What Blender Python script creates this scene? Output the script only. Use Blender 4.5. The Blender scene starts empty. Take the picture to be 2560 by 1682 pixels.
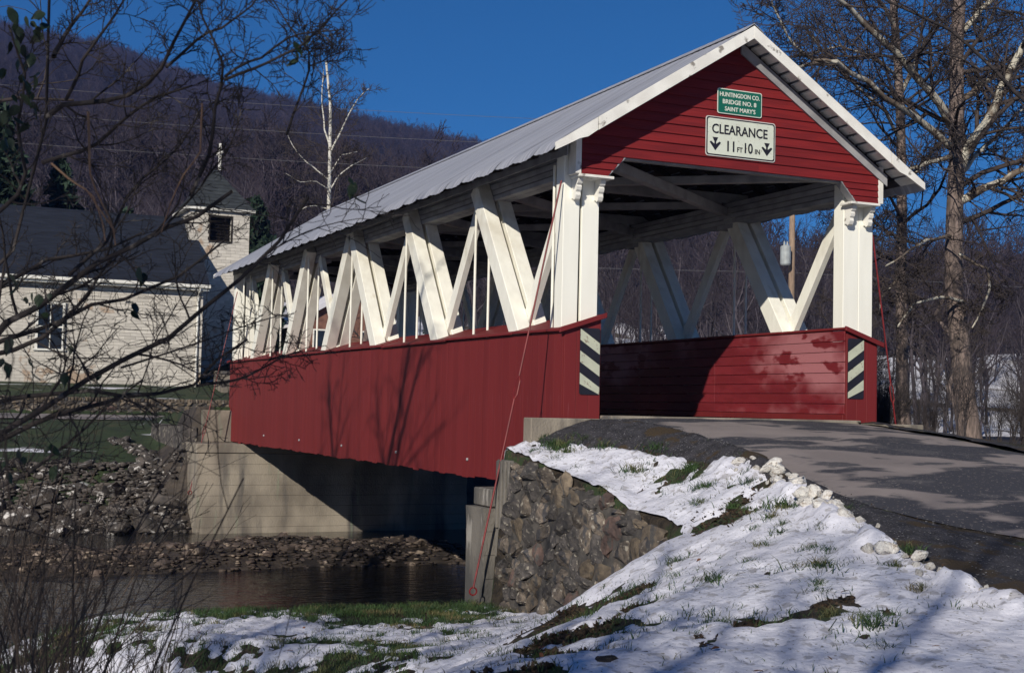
import bpy, math, random
import numpy as np
from mathutils import Vector, Matrix

SC = bpy.context.scene
COL = SC.collection
rnd = random.Random(7)
rng = np.random.default_rng(7)

# ------------------------------------------------------------------ camera
cam_d = bpy.data.cameras.new('camera'); cam = bpy.data.objects.new('camera', cam_d); COL.objects.link(cam)
YAW, PITCH, ROLL = 0.4210, 0.0523, 0.0220
CP = Vector((-8.1518, -16.4633, 0.0984))
_F = Vector((math.sin(YAW)*math.cos(PITCH), math.cos(YAW)*math.cos(PITCH), math.sin(PITCH)))
_R0 = Vector((math.cos(YAW), -math.sin(YAW), 0)); _U0 = _R0.cross(_F)
_R = math.cos(ROLL)*_R0 + math.sin(ROLL)*_U0; _U = -math.sin(ROLL)*_R0 + math.cos(ROLL)*_U0
cam.matrix_world = Matrix(((_R.x, _U.x, -_F.x, CP.x), (_R.y, _U.y, -_F.y, CP.y), (_R.z, _U.z, -_F.z, CP.z), (0, 0, 0, 1)))
cam_d.sensor_width = 36.0; cam_d.lens = 47.37; cam_d.clip_start = 0.05; cam_d.clip_end = 6000
cam_d.dof.use_dof = True; cam_d.dof.focus_distance = 20.0; cam_d.dof.aperture_fstop = 8.0
SC.camera = cam

# ------------------------------------------------------------------ sky, sun, exposure
SUND = Vector((1.0, 1.0, -0.70)).normalized()          # direction the sunlight travels
world = bpy.data.worlds.new('World'); SC.world = world; world.use_nodes = True
wn = world.node_tree; wn.nodes.clear()
w_out = wn.nodes.new('ShaderNodeOutputWorld'); w_bg = wn.nodes.new('ShaderNodeBackground')
sky = wn.nodes.new('ShaderNodeTexSky'); sky.sky_type = 'NISHITA'; sky.sun_disc = False
sky.sun_elevation = math.asin(-SUND.z); sky.sun_rotation = math.radians(225)
sky.altitude = 300; sky.air_density = 0.85; sky.dust_density = 0.0; sky.ozone_density = 6.0
w_mul = wn.nodes.new('ShaderNodeMix'); w_mul.data_type = 'RGBA'; w_mul.blend_type = 'MULTIPLY'
w_mul.inputs[0].default_value = 1.0; w_mul.inputs[7].default_value = SKYTINT = (0.135, 0.70, 0.97, 1)
wn.links.new(sky.outputs[0], w_mul.inputs[6]); wn.links.new(w_mul.outputs[2], w_bg.inputs[0])
w_bg.inputs[1].default_value = 0.058
wn.links.new(w_bg.outputs[0], w_out.inputs[0])
sun_d = bpy.data.lights.new('sun', 'SUN'); sun_d.energy = 5.0; sun_d.angle = math.radians(0.53); sun_d.color = (1.0, 0.93, 0.82)
sun = bpy.data.objects.new('sun', sun_d); COL.objects.link(sun)
sun.rotation_euler = SUND.to_track_quat('-Z', 'Y').to_euler(); sun.location = (-20, -20, 20)
SC.view_settings.view_transform = 'Standard'; SC.view_settings.look = 'None'
SC.view_settings.gamma = 1.0; SC.view_settings.use_curve_mapping = False; SC.view_settings.exposure = 0.13

# ------------------------------------------------------------------ helpers
def tagk(o, kind): o['kind'] = kind; return o
def tag(o, label, cat, group=None):
    o['label'] = label; o['category'] = cat
    if group: o['group'] = group
    return o
def thing(name, label, cat, loc=(0, 0, 0), group=None):
    o = bpy.data.objects.new(name, None); COL.objects.link(o); o.location = loc; o.empty_display_size = .2
    return tag(o, label, cat, group)
def link(name, mesh, parent=None, loc=None, rot=None, scl=None, mtx=None):
    """object for a mesh; loc etc. in world space, parents never rotated"""
    o = bpy.data.objects.new(name, mesh); COL.objects.link(o)
    if mtx is not None: o.matrix_basis = mtx
    if loc is not None: o.location = loc
    if rot is not None: o.rotation_euler = rot
    if scl is not None: o.scale = scl
    if parent is not None:
        o.parent = parent
        o.matrix_parent_inverse = Matrix.Translation(-parent.location)   # every location here is a world location
    return o
def mesh_np(name, V, Q, mat, smooth=False, T=None):
    """fast mesh from arrays: Q quads (n,4), T tris (m,3)"""
    me = bpy.data.meshes.new(name)
    V = np.asarray(V, dtype=np.float32); me.vertices.add(len(V)); me.vertices.foreach_set('co', V.ravel())
    loops = []; starts = []; c = 0
    if Q is not None and len(Q):
        Q = np.asarray(Q, dtype=np.int32); loops.append(Q.ravel()); starts.append(np.arange(len(Q))*4); c = Q.size
    if T is not None and len(T):
        T = np.asarray(T, dtype=np.int32); loops.append(T.ravel()); starts.append(c+np.arange(len(T))*3)
    loops = np.concatenate(loops); starts = np.concatenate(starts).astype(np.int32)
    me.loops.add(len(loops)); me.loops.foreach_set('vertex_index', loops)
    me.polygons.add(len(starts)); me.polygons.foreach_set('loop_start', starts)
    me.update(calc_edges=True)
    if smooth: me.polygons.foreach_set('use_smooth', np.ones(len(starts), dtype=bool))
    if mat: me.materials.append(mat)
    me.validate(); return me

class MB:
    def __init__(s): s.v = []; s.f = []
    def poly(s, pts, faces):
        n = len(s.v); s.v += [tuple(p) for p in pts]; s.f += [tuple(i+n for i in f) for f in faces]; return s
    def box(s, a, b):
        (x0, y0, z0), (x1, y1, z1) = a, b
        return s.poly([(x0,y0,z0),(x1,y0,z0),(x1,y1,z0),(x0,y1,z0),(x0,y0,z1),(x1,y0,z1),(x1,y1,z1),(x0,y1,z1)],
                      [(0,3,2,1),(4,5,6,7),(0,1,5,4),(1,2,6,5),(2,3,7,6),(3,0,4,7)])
    def beam(s, p, q, w, h, up=(0, 0, 1)):
        """rectangular bar from p to q; w across, h along 'up'"""
        p = Vector(p); q = Vector(q); d = (q-p).normalized(); u = Vector(up); x = d.cross(u)
        if x.length < 1e-4: x = d.cross(Vector((1, 0, 0)))
        x.normalize(); u = x.cross(d).normalized(); x = x*w/2; u = u*h/2
        pts = [p-x-u, p+x-u, p+x+u, p-x+u, q-x-u, q+x-u, q+x+u, q-x+u]
        return s.poly(pts, [(0,1,2,3),(7,6,5,4),(0,4,5,1),(1,5,6,2),(2,6,7,3),(3,7,4,0)])
    def prism(s, ring, off):
        """ring: 3D points in order, extruded by off"""
        n = len(ring); off = Vector(off); ring = [Vector(r) for r in ring]
        return s.poly(ring+[r+off for r in ring], [tuple(range(n-1, -1, -1)), tuple(range(n, 2*n))]+[(i, (i+1) % n, n+(i+1) % n, n+i) for i in range(n)])
    def tube(s, pts, rad, k=8, cap=True):
        pts = [Vector(p) for p in pts]; n = len(pts)
        if not hasattr(rad, '__len__'): rad = [rad]*n
        n0 = len(s.v); ref = None
        for i, p in enumerate(pts):
            d = (pts[min(i+1, n-1)]-pts[max(i-1, 0)]).normalized()
            if ref is None: ref = Vector((0, 0, 1)) if abs(d.z) < .9 else Vector((1, 0, 0))
            x = d.cross(ref).normalized(); y = x.cross(d).normalized(); ref = y
            for j in range(k):
                a = 2*math.pi*j/k; s.v.append(tuple(p+(x*math.cos(a)+y*math.sin(a))*rad[i]))
        for i in range(n-1):
            for j in range(k): s.f.append((n0+i*k+j, n0+i*k+(j+1) % k, n0+(i+1)*k+(j+1) % k, n0+(i+1)*k+j))
        if cap:
            s.f.append(tuple(n0+j for j in range(k-1, -1, -1))); s.f.append(tuple(n0+(n-1)*k+j for j in range(k)))
        return s
    def mesh(s, name, mat, smooth=False, bevel=0):
        me = bpy.data.meshes.new(name); me.from_pydata(s.v, [], s.f)
        import bmesh
        bm = bmesh.new(); bm.from_mesh(me); bmesh.ops.recalc_face_normals(bm, faces=bm.faces)
        if bevel:
            bmesh.ops.bevel(bm, geom=[e for e in bm.edges], offset=bevel, segments=1, affect='EDGES', clamp_overlap=True)
        bm.to_mesh(me); bm.free()
        if mat: me.materials.append(mat)
        if smooth: me.polygons.foreach_set('use_smooth', np.ones(len(me.polygons), dtype=bool))
        return me
    def obj(s, name, mat, parent=None, smooth=False, bevel=0):
        return link(name, s.mesh(name, mat, smooth, bevel), parent)

# ---- numpy value noise
def _hash(i, j, seed):
    h = (i*374761393 + j*668265263 + seed*1274126177) & 0xFFFFFFFF
    h = ((h ^ (h >> 13))*1274126177) & 0xFFFFFFFF
    return ((h ^ (h >> 16)) & 0xFFFF)/65535.0
def vnoise(x, y, seed=0):
    x = np.asarray(x, float); y = np.asarray(y, float)
    i = np.floor(x).astype(np.int64); j = np.floor(y).astype(np.int64); fx = x-i; fy = y-j
    fx = fx*fx*(3-2*fx); fy = fy*fy*(3-2*fy)
    a = _hash(i, j, seed); b = _hash(i+1, j, seed); c = _hash(i, j+1, seed); d = _hash(i+1, j+1, seed)
    return (a*(1-fx)+b*fx)*(1-fy)+(c*(1-fx)+d*fx)*fy
def fbm(x, y, seed=0, o=4):
    s = 0; a = .5; t = 0
    for k in range(o): s = s+a*vnoise(x*2**k+k*17.3, y*2**k-k*9.1, seed+k); t += a; a *= .5
    return s/t
def sstep(a, b, x):
    t = np.clip((x-a)/(b-a), 0, 1); return t*t*(3-2*t)

# ---- materials
def mat(name, col, col2=None, rough=.8, scale=6., detail=6., stretch=(1, 1, 1), bump=0., bscale=None, spots=None, rand=.0, metal=0., spec=.3, contrast=(.38, .62), coord='Object', streak=None):
    """two-tone noise colour + fine relief. spots=(colour, scale, threshold, stretch); rand = brightness change from piece to piece"""
    m = bpy.data.materials.new(name); m.use_nodes = True; nt = m.node_tree; N = nt.nodes; L = nt.links
    p = N['Principled BSDF']; p.inputs['Roughness'].default_value = rough; p.inputs['Metallic'].default_value = metal
    p.inputs['Specular IOR Level'].default_value = spec
    tc = N.new('ShaderNodeTexCoord'); mp = N.new('ShaderNodeMapping'); mp.inputs['Scale'].default_value = stretch
    if coord == 'World':
        g = N.new('ShaderNodeNewGeometry'); L.new(g.outputs['Position'], mp.inputs[0])
    else:
        L.new(tc.outputs[coord], mp.inputs[0])
    nz = N.new('ShaderNodeTexNoise'); nz.inputs['Scale'].default_value = scale; nz.inputs['Detail'].default_value = detail
    L.new(mp.outputs[0], nz.inputs['Vector'])
    oi = N.new('ShaderNodeObjectInfo')
    if rand:
        ad = N.new('ShaderNodeVectorMath'); ad.operation = 'ADD'; cb = N.new('ShaderNodeCombineXYZ'); ml = N.new('ShaderNodeMath'); ml.operation = 'MULTIPLY'; ml.inputs[1].default_value = 53
        L.new(oi.outputs['Random'], ml.inputs[0]); L.new(ml.outputs[0], cb.inputs[0]); L.new(ml.outputs[0], cb.inputs[1])
        L.new(mp.outputs[0], ad.inputs[0]); L.new(cb.outputs[0], ad.inputs[1]); L.new(ad.outputs[0], nz.inputs['Vector'])
    cr = N.new('ShaderNodeValToRGB'); cr.color_ramp.elements[0].position = contrast[0]; cr.color_ramp.elements[1].position = contrast[1]
    col2 = col2 or tuple(c*.75 for c in col)
    cr.color_ramp.elements[0].color = (*col2, 1); cr.color_ramp.elements[1].color = (*col, 1)
    L.new(nz.outputs['Fac'], cr.inputs[0]); out = cr.outputs[0]
    for sp in ([spots] if spots and not isinstance(spots, list) else (spots or [])):
        sc, ss, st, sv = sp[:4]; wd = sp[4] if len(sp) > 4 else .055
        mp2 = N.new('ShaderNodeMapping'); mp2.inputs['Scale'].default_value = sv; L.new(mp.inputs[0].links[0].from_socket, mp2.inputs[0])
        n2 = N.new('ShaderNodeTexNoise'); n2.inputs['Scale'].default_value = ss; n2.inputs['Detail'].default_value = 5; L.new(mp2.outputs[0], n2.inputs['Vector'])
        r2 = N.new('ShaderNodeValToRGB'); st = .5+(st-.5)*.62; r2.color_ramp.elements[0].position = st; r2.color_ramp.elements[1].position = st+wd
        L.new(n2.outputs['Fac'], r2.inputs[0])
        mx = N.new('ShaderNodeMix'); mx.data_type = 'RGBA'; L.new(r2.outputs[0], mx.inputs[0]); L.new(out, mx.inputs[6]); mx.inputs[7].default_value = (*sc, 1); out = mx.outputs[2]
    if rand:
        mr = N.new('ShaderNodeMapRange'); mr.inputs[3].default_value = 1-rand; mr.inputs[4].default_value = 1+rand
        L.new(oi.outputs['Random'], mr.inputs[0])
        vm = N.new('ShaderNodeVectorMath'); vm.operation = 'SCALE'; L.new(out, vm.inputs[0]); L.new(mr.outputs[0], vm.inputs['Scale']); out = vm.outputs[0]
    L.new(out, p.inputs['Base Color'])
    if bump:
        b = N.new('ShaderNodeBump'); b.inputs['Strength'].default_value = 1; b.inputs['Distance'].default_value = bump
        n3 = N.new('ShaderNodeTexNoise'); n3.inputs['Scale'].default_value = bscale or scale*3; n3.inputs['Detail'].default_value = 8
        L.new(mp.outputs[0], n3.inputs['Vector']); L.new(n3.outputs['Fac'], b.inputs['Height']); L.new(b.outputs[0], p.inputs['Normal'])
    return m

M = {}
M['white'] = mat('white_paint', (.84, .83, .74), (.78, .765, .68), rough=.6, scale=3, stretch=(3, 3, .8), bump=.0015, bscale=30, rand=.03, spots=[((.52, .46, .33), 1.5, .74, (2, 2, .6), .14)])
M['white_p'] = mat('white_post_paint', (.86, .85, .76), (.82, .81, .72), rough=.6, scale=2, stretch=(3, 3, .5), bump=.0008, bscale=30)
M['white2'] = mat('white_trim_paint', (.80, .785, .72), (.70, .68, .62), rough=.6, scale=4, bump=.003, bscale=40, spots=[((.25, .23, .2), 5, .70, (1, 1, 1))])
M['white_in'] = mat('shaded_white_paint', (.33, .33, .34), (.22, .22, .23), rough=.7, scale=3, bump=.004, bscale=25, rand=.08)  # darker copy of the white paint, with the under-roof shade in its colour
M['red'] = mat('red_barn_paint', (.158, .0172, .0185), (.138, .0145, .0158), rough=.6, scale=1.3, stretch=(3, 3, .4), bump=.0012, bscale=12, rand=.03, spots=[((.22, .060, .07), 3.2, .82, (6, 6, .6)), ((.30, .12, .13), 14, .90, (3, 3, .8))])
M['red_gable'] = mat('red_clapboard_paint', (.185, .013, .014), (.14, .010, .012), rough=.65, scale=3, stretch=(.5, 4, 6), bump=.004, bscale=10, rand=.08)
M['red_worn'] = mat('worn_red_plank_paint', (.18, .018, .024), (.14, .012, .017), rough=.6, scale=2, stretch=(3, .6, 3), bump=.004, bscale=14, rand=.06, coord='World', spots=[((.36, .135, .145), .55, .42, (1.0, .8, 1.3), .12), ((.15, .014, .018), 2.1, .56, (1, .8, 1.8))])
M['red_rod'] = mat('red_rod_paint', (.19, .016, .018), (.12, .012, .014), rough=.5, scale=8)
M['roof'] = mat('galvanised_roof', (.36, .37, .41), (.28, .29, .33), rough=.55, scale=1.2, stretch=(.6, 5, .6), bump=.003, bscale=10, rand=.045, metal=.15, spots=[((.47, .47, .51), 1.2, .60, (.3, 6, .3)), ((.20, .20, .235), 1.6, .68, (.5, 7, .5))])
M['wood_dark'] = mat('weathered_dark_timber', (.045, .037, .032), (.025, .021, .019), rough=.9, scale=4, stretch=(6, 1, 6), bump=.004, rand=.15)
M['wood_shade'] = mat('shaded_sheathing_timber', (.060, .052, .055), (.035, .031, .034), rough=.85, scale=4, stretch=(6, 1, 6), bump=.004, rand=.2)  # near-black so the shade inside the roof is carried by the colour
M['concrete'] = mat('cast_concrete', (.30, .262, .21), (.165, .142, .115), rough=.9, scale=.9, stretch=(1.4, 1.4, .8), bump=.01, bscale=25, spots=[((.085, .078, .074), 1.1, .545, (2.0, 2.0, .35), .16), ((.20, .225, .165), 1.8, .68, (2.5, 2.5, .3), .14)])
M['mortar'] = mat('grey_mortar', (.095, .085, .075), (.042, .040, .039), rough=.95, scale=5, bump=.02, bscale=14)
M['stone_a'] = mat('grey_brown_stone', (.160, .130, .103), (.070, .059, .050), rough=.9, scale=4, bump=.03, bscale=7, rand=.35, spots=[((.30, .27, .22), 6, .62, (1, 1, 1)), ((.05, .048, .05), 3.5, .55, (1, 1, .4))])
M['stone_b'] = mat('dark_slate_stone', (.088, .078, .072), (.042, .039, .038), rough=.9, scale=4, bump=.03, bscale=7, rand=.3, spots=((.2, .18, .15), 7, .64, (1, 1, 1)))
M['stone_c'] = mat('tan_sandstone', (.165, .130, .092), (.09, .072, .055), rough=.9, scale=4, bump=.025, bscale=7, rand=.3, spots=((.07, .065, .06), 3, .60, (1, 1, .4)))
M['stone_d'] = mat('reddish_sandstone', (.125, .082, .068), (.075, .053, .047), rough=.9, scale=4, bump=.025, bscale=7, rand=.25, spots=((.07, .065, .06), 3, .60, (1, 1, .4)))
M['rock'] = mat('riprap_limestone', (.100, .086, .076), (.036, .032, .030), rough=.9, scale=2.5, bump=.05, bscale=5, rand=.35, spots=((.42, .40, .38), 3, .64, (1, 1, 1)))
M['cobble'] = mat('river_cobble', (.105, .078, .062), (.036, .029, .026), rough=.75, scale=2, bump=.01, bscale=8, rand=.45, coord='World', spots=((.33, .26, .2), 3.3, .62, (1, 1, 1)))
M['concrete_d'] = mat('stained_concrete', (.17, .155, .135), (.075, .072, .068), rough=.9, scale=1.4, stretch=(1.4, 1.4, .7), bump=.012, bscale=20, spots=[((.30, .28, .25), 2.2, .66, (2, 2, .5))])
M['asphalt'] = mat('worn_asphalt', (.262, .225, .210), (.20, .172, .164), rough=.9, scale=1.2, bump=.006, bscale=90, coord='World', spots=[((.045, .045, .054), .75, .50, (.5, 1.0, 1), .03), ((.075, .072, .078), 2.6, .62, (.6, 1, 1)), ((.24, .21, .195), 30, .70, (1, 1, 1))])
M['gravel'] = mat('dark_shoulder_gravel', (.045, .043, .050), (.024, .023, .027), rough=.95, scale=7, bump=.03, bscale=45, coord='World', spots=[((.17, .165, .175), 42, .68, (1, 1, 1)), ((.05, .035, .02), 2.2, .58, (1, 1, 1))])
M['chipping'] = mat('grey_chippings', (.20, .20, .205), (.07, .07, .075), rough=.9, scale=3, coord='World')
M['soil'] = mat('dark_soil_and_litter', (.046, .036, .025), (.020, .016, .013), rough=.95, scale=9, bump=.03, bscale=30, coord='World', spots=[((.030, .046, .018), 2.6, .52, (1, 1, 1)), ((.09, .065, .04), 24, .66, (1, 1, 1))])
M['litter_near'] = mat('dead_leaf_litter', (.060, .038, .024), (.020, .016, .012), rough=.9, scale=40, coord='World', spots=[((.12, .075, .04), 25, .70, (1, 1, 1))])
M['snow'] = mat('old_snow', (.70, .70, .76), (.58, .58, .645), rough=.75, scale=2.2, bump=.02, bscale=12, coord='World', spots=[((.42, .41, .43), 9, .62, (1, 1, 1)), ((.20, .19, .16), 34, .70, (1, 1, 1))])
M['snow_lump'] = mat('ploughed_snow', (.82, .80, .75), (.66, .62, .57), rough=.8, scale=5, bump=.03, bscale=16, spots=[((.36, .30, .24), 4, .60, (1, 1, 1), .12)], rand=.08)
M['grass'] = mat('winter_grass', (.040, .078, .022), (.022, .045, .017), rough=.7, scale=3, coord='World', spots=[((.15, .118, .055), 2.6, .545, (1, 1, 1), .16)])
M['bed'] = mat('wet_river_bed', (.060, .048, .038), (.030, .025, .022), rough=.7, scale=3, bump=.04, bscale=9, coord='World')
M['lawn'] = mat('far_lawn_grass', (.030, .046, .018), (.018, .028, .013), rough=.9, scale=1.3, bump=.04, bscale=9, coord='World', spots=[((.055, .052, .026), 1.6, .58, (1, 1, 1), .2), ((.55, .55, .60), .45, .68, (1, 2.5, 1))])
M['water'] = mat('river_water', (.006, .008, .010), (.004, .005, .006), rough=.06, scale=1, coord='World', spec=.5)
M['bark'] = mat('grey_brown_bark', (.215, .165, .145), (.095, .075, .066), rough=.95, scale=5, stretch=(3, 3, .6), bump=.03, bscale=10)
M['sycamore'] = mat('sycamore_limb_bark', (.50, .47, .39), (.36, .33, .27), rough=.9, scale=3, bump=.01, bscale=9, spots=[((.14, .11, .085), 2.4, .50, (1, 1, 1))])
M['brushwood'] = mat('brush_stem', (.070, .058, .056), (.036, .031, .033), rough=.95, scale=.6, coord='World', rand=.3)
M['twig'] = mat('grey_brown_twig', (.060, .047, .043), (.036, .029, .029), rough=.9, scale=2)
M['twig_d'] = mat('dark_foreground_twig', (.036, .029, .028), (.017, .015, .016), rough=.9, scale=9, stretch=(1, 1, 1), bump=.002, bscale=60, spots=[((.10, .088, .08), 14, .68, (1, 1, 1))])
M['twig_b'] = mat('tan_dead_twig', (.23, .14, .085), (.15, .09, .06), rough=.9, scale=12)
M['birch'] = mat('white_tree_bark', (.62, .60, .54), (.48, .46, .40), rough=.9, scale=2, spots=[((.14, .12, .1), 3, .60, (1, 1, 2))])
M['leaf'] = mat('dark_green_leaf', (.018, .034, .014), (.010, .018, .009), rough=.5, scale=12, rand=.3, spec=.4)
M['leaf_dead'] = mat('dead_brown_leaf', (.20, .085, .04), (.12, .05, .028), rough=.8, scale=12, rand=.3)
M['needle'] = mat('conifer_needles', (.020, .042, .024), (.012, .024, .016), rough=.8, scale=2, coord='World')
M['weed'] = mat('dry_weed_stalk', (.085, .062, .046), (.022, .018, .017), rough=.9, scale=3, coord='World')
M['hillwood'] = mat('bare_hill_wood', (.048, .037, .046), (.031, .026, .036), rough=1, scale=.02, coord='World', rand=.3)
M['hilltrunk'] = mat('hill_tree_trunk', (.075, .064, .074), (.046, .040, .050), rough=1, scale=.5, rand=.4)
M['litter'] = mat('hillside_leaf_litter', (.034, .025, .028), (.022, .018, .022), rough=1, scale=.03, coord='World', spots=[((.25, .25, .30), .05, .74, (1, 1, 1))])
M['field'] = mat('snowy_field', (.70, .70, .74), (.55, .54, .57), rough=.9, scale=.15, coord='World', spots=[((.11, .09, .06), .10, .60, (1, 1, 1))])
M['block'] = mat('cream_church_block', (.60, .56, .49), (.50, .465, .41), rough=.9, scale=2, bump=.008, bscale=14, rand=.12, spots=((.40, .30, .22), 1.2, .68, (1, 1, 1)))
M['mortar_l'] = mat('pale_mortar', (.44, .42, .38), (.36, .34, .31), rough=.95, scale=4)
M['slate'] = mat('dark_slate_roof', (.016, .020, .032), (.011, .014, .023), rough=.75, scale=2, stretch=(1, 1, 5), bump=.01, bscale=4, rand=.15)
M['slate_g'] = mat('green_grey_shingle', (.040, .046, .050), (.026, .030, .034), rough=.8, scale=3, rand=.12)
M['dark'] = mat('dark_opening', (.014, .010, .009), (.009, .007, .007), rough=.6, scale=3)
M['glass'] = mat('dark_window_glass', (.02, .025, .035), (.014, .017, .024), rough=.12, scale=2, spec=.6)
M['brick'] = mat('brown_house_brick', (.22, .11, .08), (.15, .075, .055), rough=.9, scale=4, rand=.1)
M['pole'] = mat('utility_pole_wood', (.33, .235, .165), (.21, .15, .11), rough=.9, scale=5, stretch=(4, 4, .5), bump=.006)
M['can'] = mat('grey_transformer_paint', (.36, .39, .39), (.3, .32, .32), rough=.5, scale=4)
M['wire'] = mat('grey_power_wire', (.12, .12, .13), (.10, .10, .11), rough=.6, scale=4)
M['sign_green'] = mat('sign_green', (.008, .125, .085), (.007, .11, .075), rough=.5, scale=4)
M['sign_white'] = mat('sign_white', (.62, .66, .56), (.58, .61, .52), rough=.5, scale=4, spots=((.35, .3, .22), 22, .74, (1, 1, 1)))
M['sign_edge'] = mat('sign_bare_metal', (.62, .60, .56), (.5, .48, .45), rough=.5, scale=6)
M['sign_letter'] = mat('sign_letter_white', (.66, .68, .60), (.6, .62, .55), rough=.5, scale=6)
M['sign_black'] = mat('sign_black', (.018, .018, .028), (.014, .014, .02), rough=.5, scale=6)
M['hz_white'] = mat('marker_cream', (.50, .52, .40), (.44, .46, .36), rough=.5, scale=6, spots=((.25, .2, .15), 18, .72, (1, 1, 1)))
def brace_head_tint():
    # patchy brown tint, stronger towards the heads of the braces
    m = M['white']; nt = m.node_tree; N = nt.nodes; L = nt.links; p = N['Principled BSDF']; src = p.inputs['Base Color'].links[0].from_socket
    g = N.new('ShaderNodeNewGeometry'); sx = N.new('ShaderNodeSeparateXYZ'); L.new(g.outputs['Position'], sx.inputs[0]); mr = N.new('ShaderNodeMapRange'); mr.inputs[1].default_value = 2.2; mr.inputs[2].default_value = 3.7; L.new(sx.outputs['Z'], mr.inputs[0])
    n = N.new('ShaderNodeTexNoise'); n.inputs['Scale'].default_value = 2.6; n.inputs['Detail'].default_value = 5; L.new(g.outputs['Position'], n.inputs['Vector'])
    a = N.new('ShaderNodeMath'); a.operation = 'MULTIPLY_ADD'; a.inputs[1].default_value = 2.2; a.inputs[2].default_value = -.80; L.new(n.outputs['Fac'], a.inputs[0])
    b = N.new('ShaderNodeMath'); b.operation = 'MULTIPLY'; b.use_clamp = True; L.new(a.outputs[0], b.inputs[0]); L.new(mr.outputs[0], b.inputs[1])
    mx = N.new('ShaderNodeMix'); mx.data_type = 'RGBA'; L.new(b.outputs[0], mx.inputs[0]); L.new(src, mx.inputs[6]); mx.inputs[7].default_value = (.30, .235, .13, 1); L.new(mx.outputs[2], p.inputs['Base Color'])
brace_head_tint()
def water_bump():
    m = M['water']; nt = m.node_tree; N = nt.nodes; L = nt.links
    g = N.new('ShaderNodeNewGeometry'); mp = N.new('ShaderNodeMapping'); mp.inputs['Scale'].default_value = (1.2, 3.0, 1); mp.inputs['Rotation'].default_value = (0, 0, .3)
    L.new(g.outputs['Position'], mp.inputs[0]); n = N.new('ShaderNodeTexNoise'); n.inputs['Scale'].default_value = 2.2; n.inputs['Detail'].default_value = 4
    L.new(mp.outputs[0], n.inputs['Vector']); b = N.new('ShaderNodeBump'); b.inputs['Distance'].default_value = .035; b.inputs['Strength'].default_value = .8
    L.new(n.outputs['Fac'], b.inputs['Height']); L.new(b.outputs[0], N['Principled BSDF'].inputs['Normal'])
water_bump()
# ------------------------------------------------------------------ terrain
def road_z(y): return np.interp(y, [-40,-25,-16,-12,-9.2,-8.2,-6.7,-5,-3.5,-2.4,-1,0,3], [-2.0,-1.8,-1.62,-1.45,-1.2,-1.1,-.84,-.57,-.36,-.22,-.085,-.03,-.03])
def road_l(y): return np.interp(y, [-40,-16,-12,-9.2,-8.2,-6.7,-5.1,-3,-1.5,-.6,0], [-2.5,-2,-1.4,-.95,-.8,-.36,.2,.72,.55,.35,.2])
def road_r(y): return np.interp(y, [-40,-16,-9,-3.5,-1.2,0], [3.4,3.8,4.4,4.75,4.6,4.75])
def asph_l(y): return road_l(y)+np.interp(y, [-14,-9,-7.4,-7,-6.2,-5,-3,-1.1,-.7,0], [1.9,1.9,1.5,.95,.32,.06,.06,.22,.12,.12])
def softmin(a, b, k): return -k*np.log(np.exp(-np.clip(a/k, -60, 60))+np.exp(-np.clip(b/k, -60, 60)))
def H(x, y):
    x = np.asarray(x, float); y = np.asarray(y, float)
    T = road_z(y)-np.interp(y, [-40,-16,-9,-7,-5,-4,-1,0], [.02,.03,.075,.25,.5,.45,.37,.40])*np.maximum(road_l(y)-x, 0)
    T = T-.10*np.clip(x-road_r(y)-.3, 0, 4)
    Lw = -2.38-.035*(np.clip(y, -12, 1)+4)+.10*(fbm(x*.5, y*.5, 3)-.5)
    t = (x+1)*.77-(y+2.0)*.64
    emb = Lw+.70*.22*np.log1p(np.exp(np.clip(t/.22, -40, 40)))
    near = softmin(np.maximum(T, -3), emb, .07)
    wt = np.interp(y, [-4.75,-4.3,-3.9,-3.5,-2.8,-1.6,-.5,.3], [-1.35,-1.16,-1.06,-1.02,-.83,-.70,-.60,-.60])   # wing wall top
    near = np.where((x > -.92) & (y > -4.7), np.maximum(np.maximum(T, -1.6), np.where(x < .4, wt+.015+.12*(x+.9), -9)), near)
    sh = 1.3*np.clip(x-6.3, 0, 9)
    yb = np.where(x < -.92, .35+.25*(fbm(x*.6, 0*x, 5)-.5), np.where(x < 6.4, -.12, 1.55))+sh
    bed = -3.85+.80*np.exp(-((y-sh-13.2-.02*x)/2.5)**4)*sstep(6, 3, x)*sstep(-14, -7, x)*(.66+.6*fbm(x*.5, y*.5, 8))
    near = near+(bed-near)*sstep(0, np.where(x < -.92, 2.4, np.where(x < 6.4, .5, 1.5)), y-yb)
    far = np.interp(y-sh, [0,18.2,19.3,21.3,24,28.3,28.7,32.4,33.15,33.3,38.8,45,60,100,140,300], [-9,-9,-3.4,-1.75,-1.2,-.68,-.62,-.5,-.48,.02,.66,1.1,2.8,6.2,9,9])
    ap = np.interp(y, [19,20.4,29], [-3,-.06,-.62])-np.interp(y, [21,25,29], [3.2,2.2,.5])*np.maximum(-.95-x, 0)-.62*np.maximum(x-6.3, 0)
    far = np.where(y > 20.3, np.maximum(far, ap), far)
    far = far+1.5*np.exp(-((x-5.2)/2.0)**2-((y-43)/3.0)**2)
    return np.maximum(np.where(y > 17, -9, near), np.maximum(far, bed))
def near_tex(x, y): return .05*(fbm(x*1.6, y*1.6, 21)-.5)+.03*(fbm(x*5, y*5, 22)-.5)

def grid(x0, x1, y0, y1, st):
    nx = int((x1-x0)/st)+1; ny = int((y1-y0)/st)+1
    X, Y = np.meshgrid(np.linspace(x0, x1, nx), np.linspace(y0, y1, ny)); idx = np.arange(nx*ny).reshape(ny, nx)
    Q = np.stack([idx[:-1, :-1], idx[:-1, 1:], idx[1:, 1:], idx[1:, :-1]], -1).reshape(-1, 4)
    return X.ravel(), Y.ravel(), Q

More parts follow.
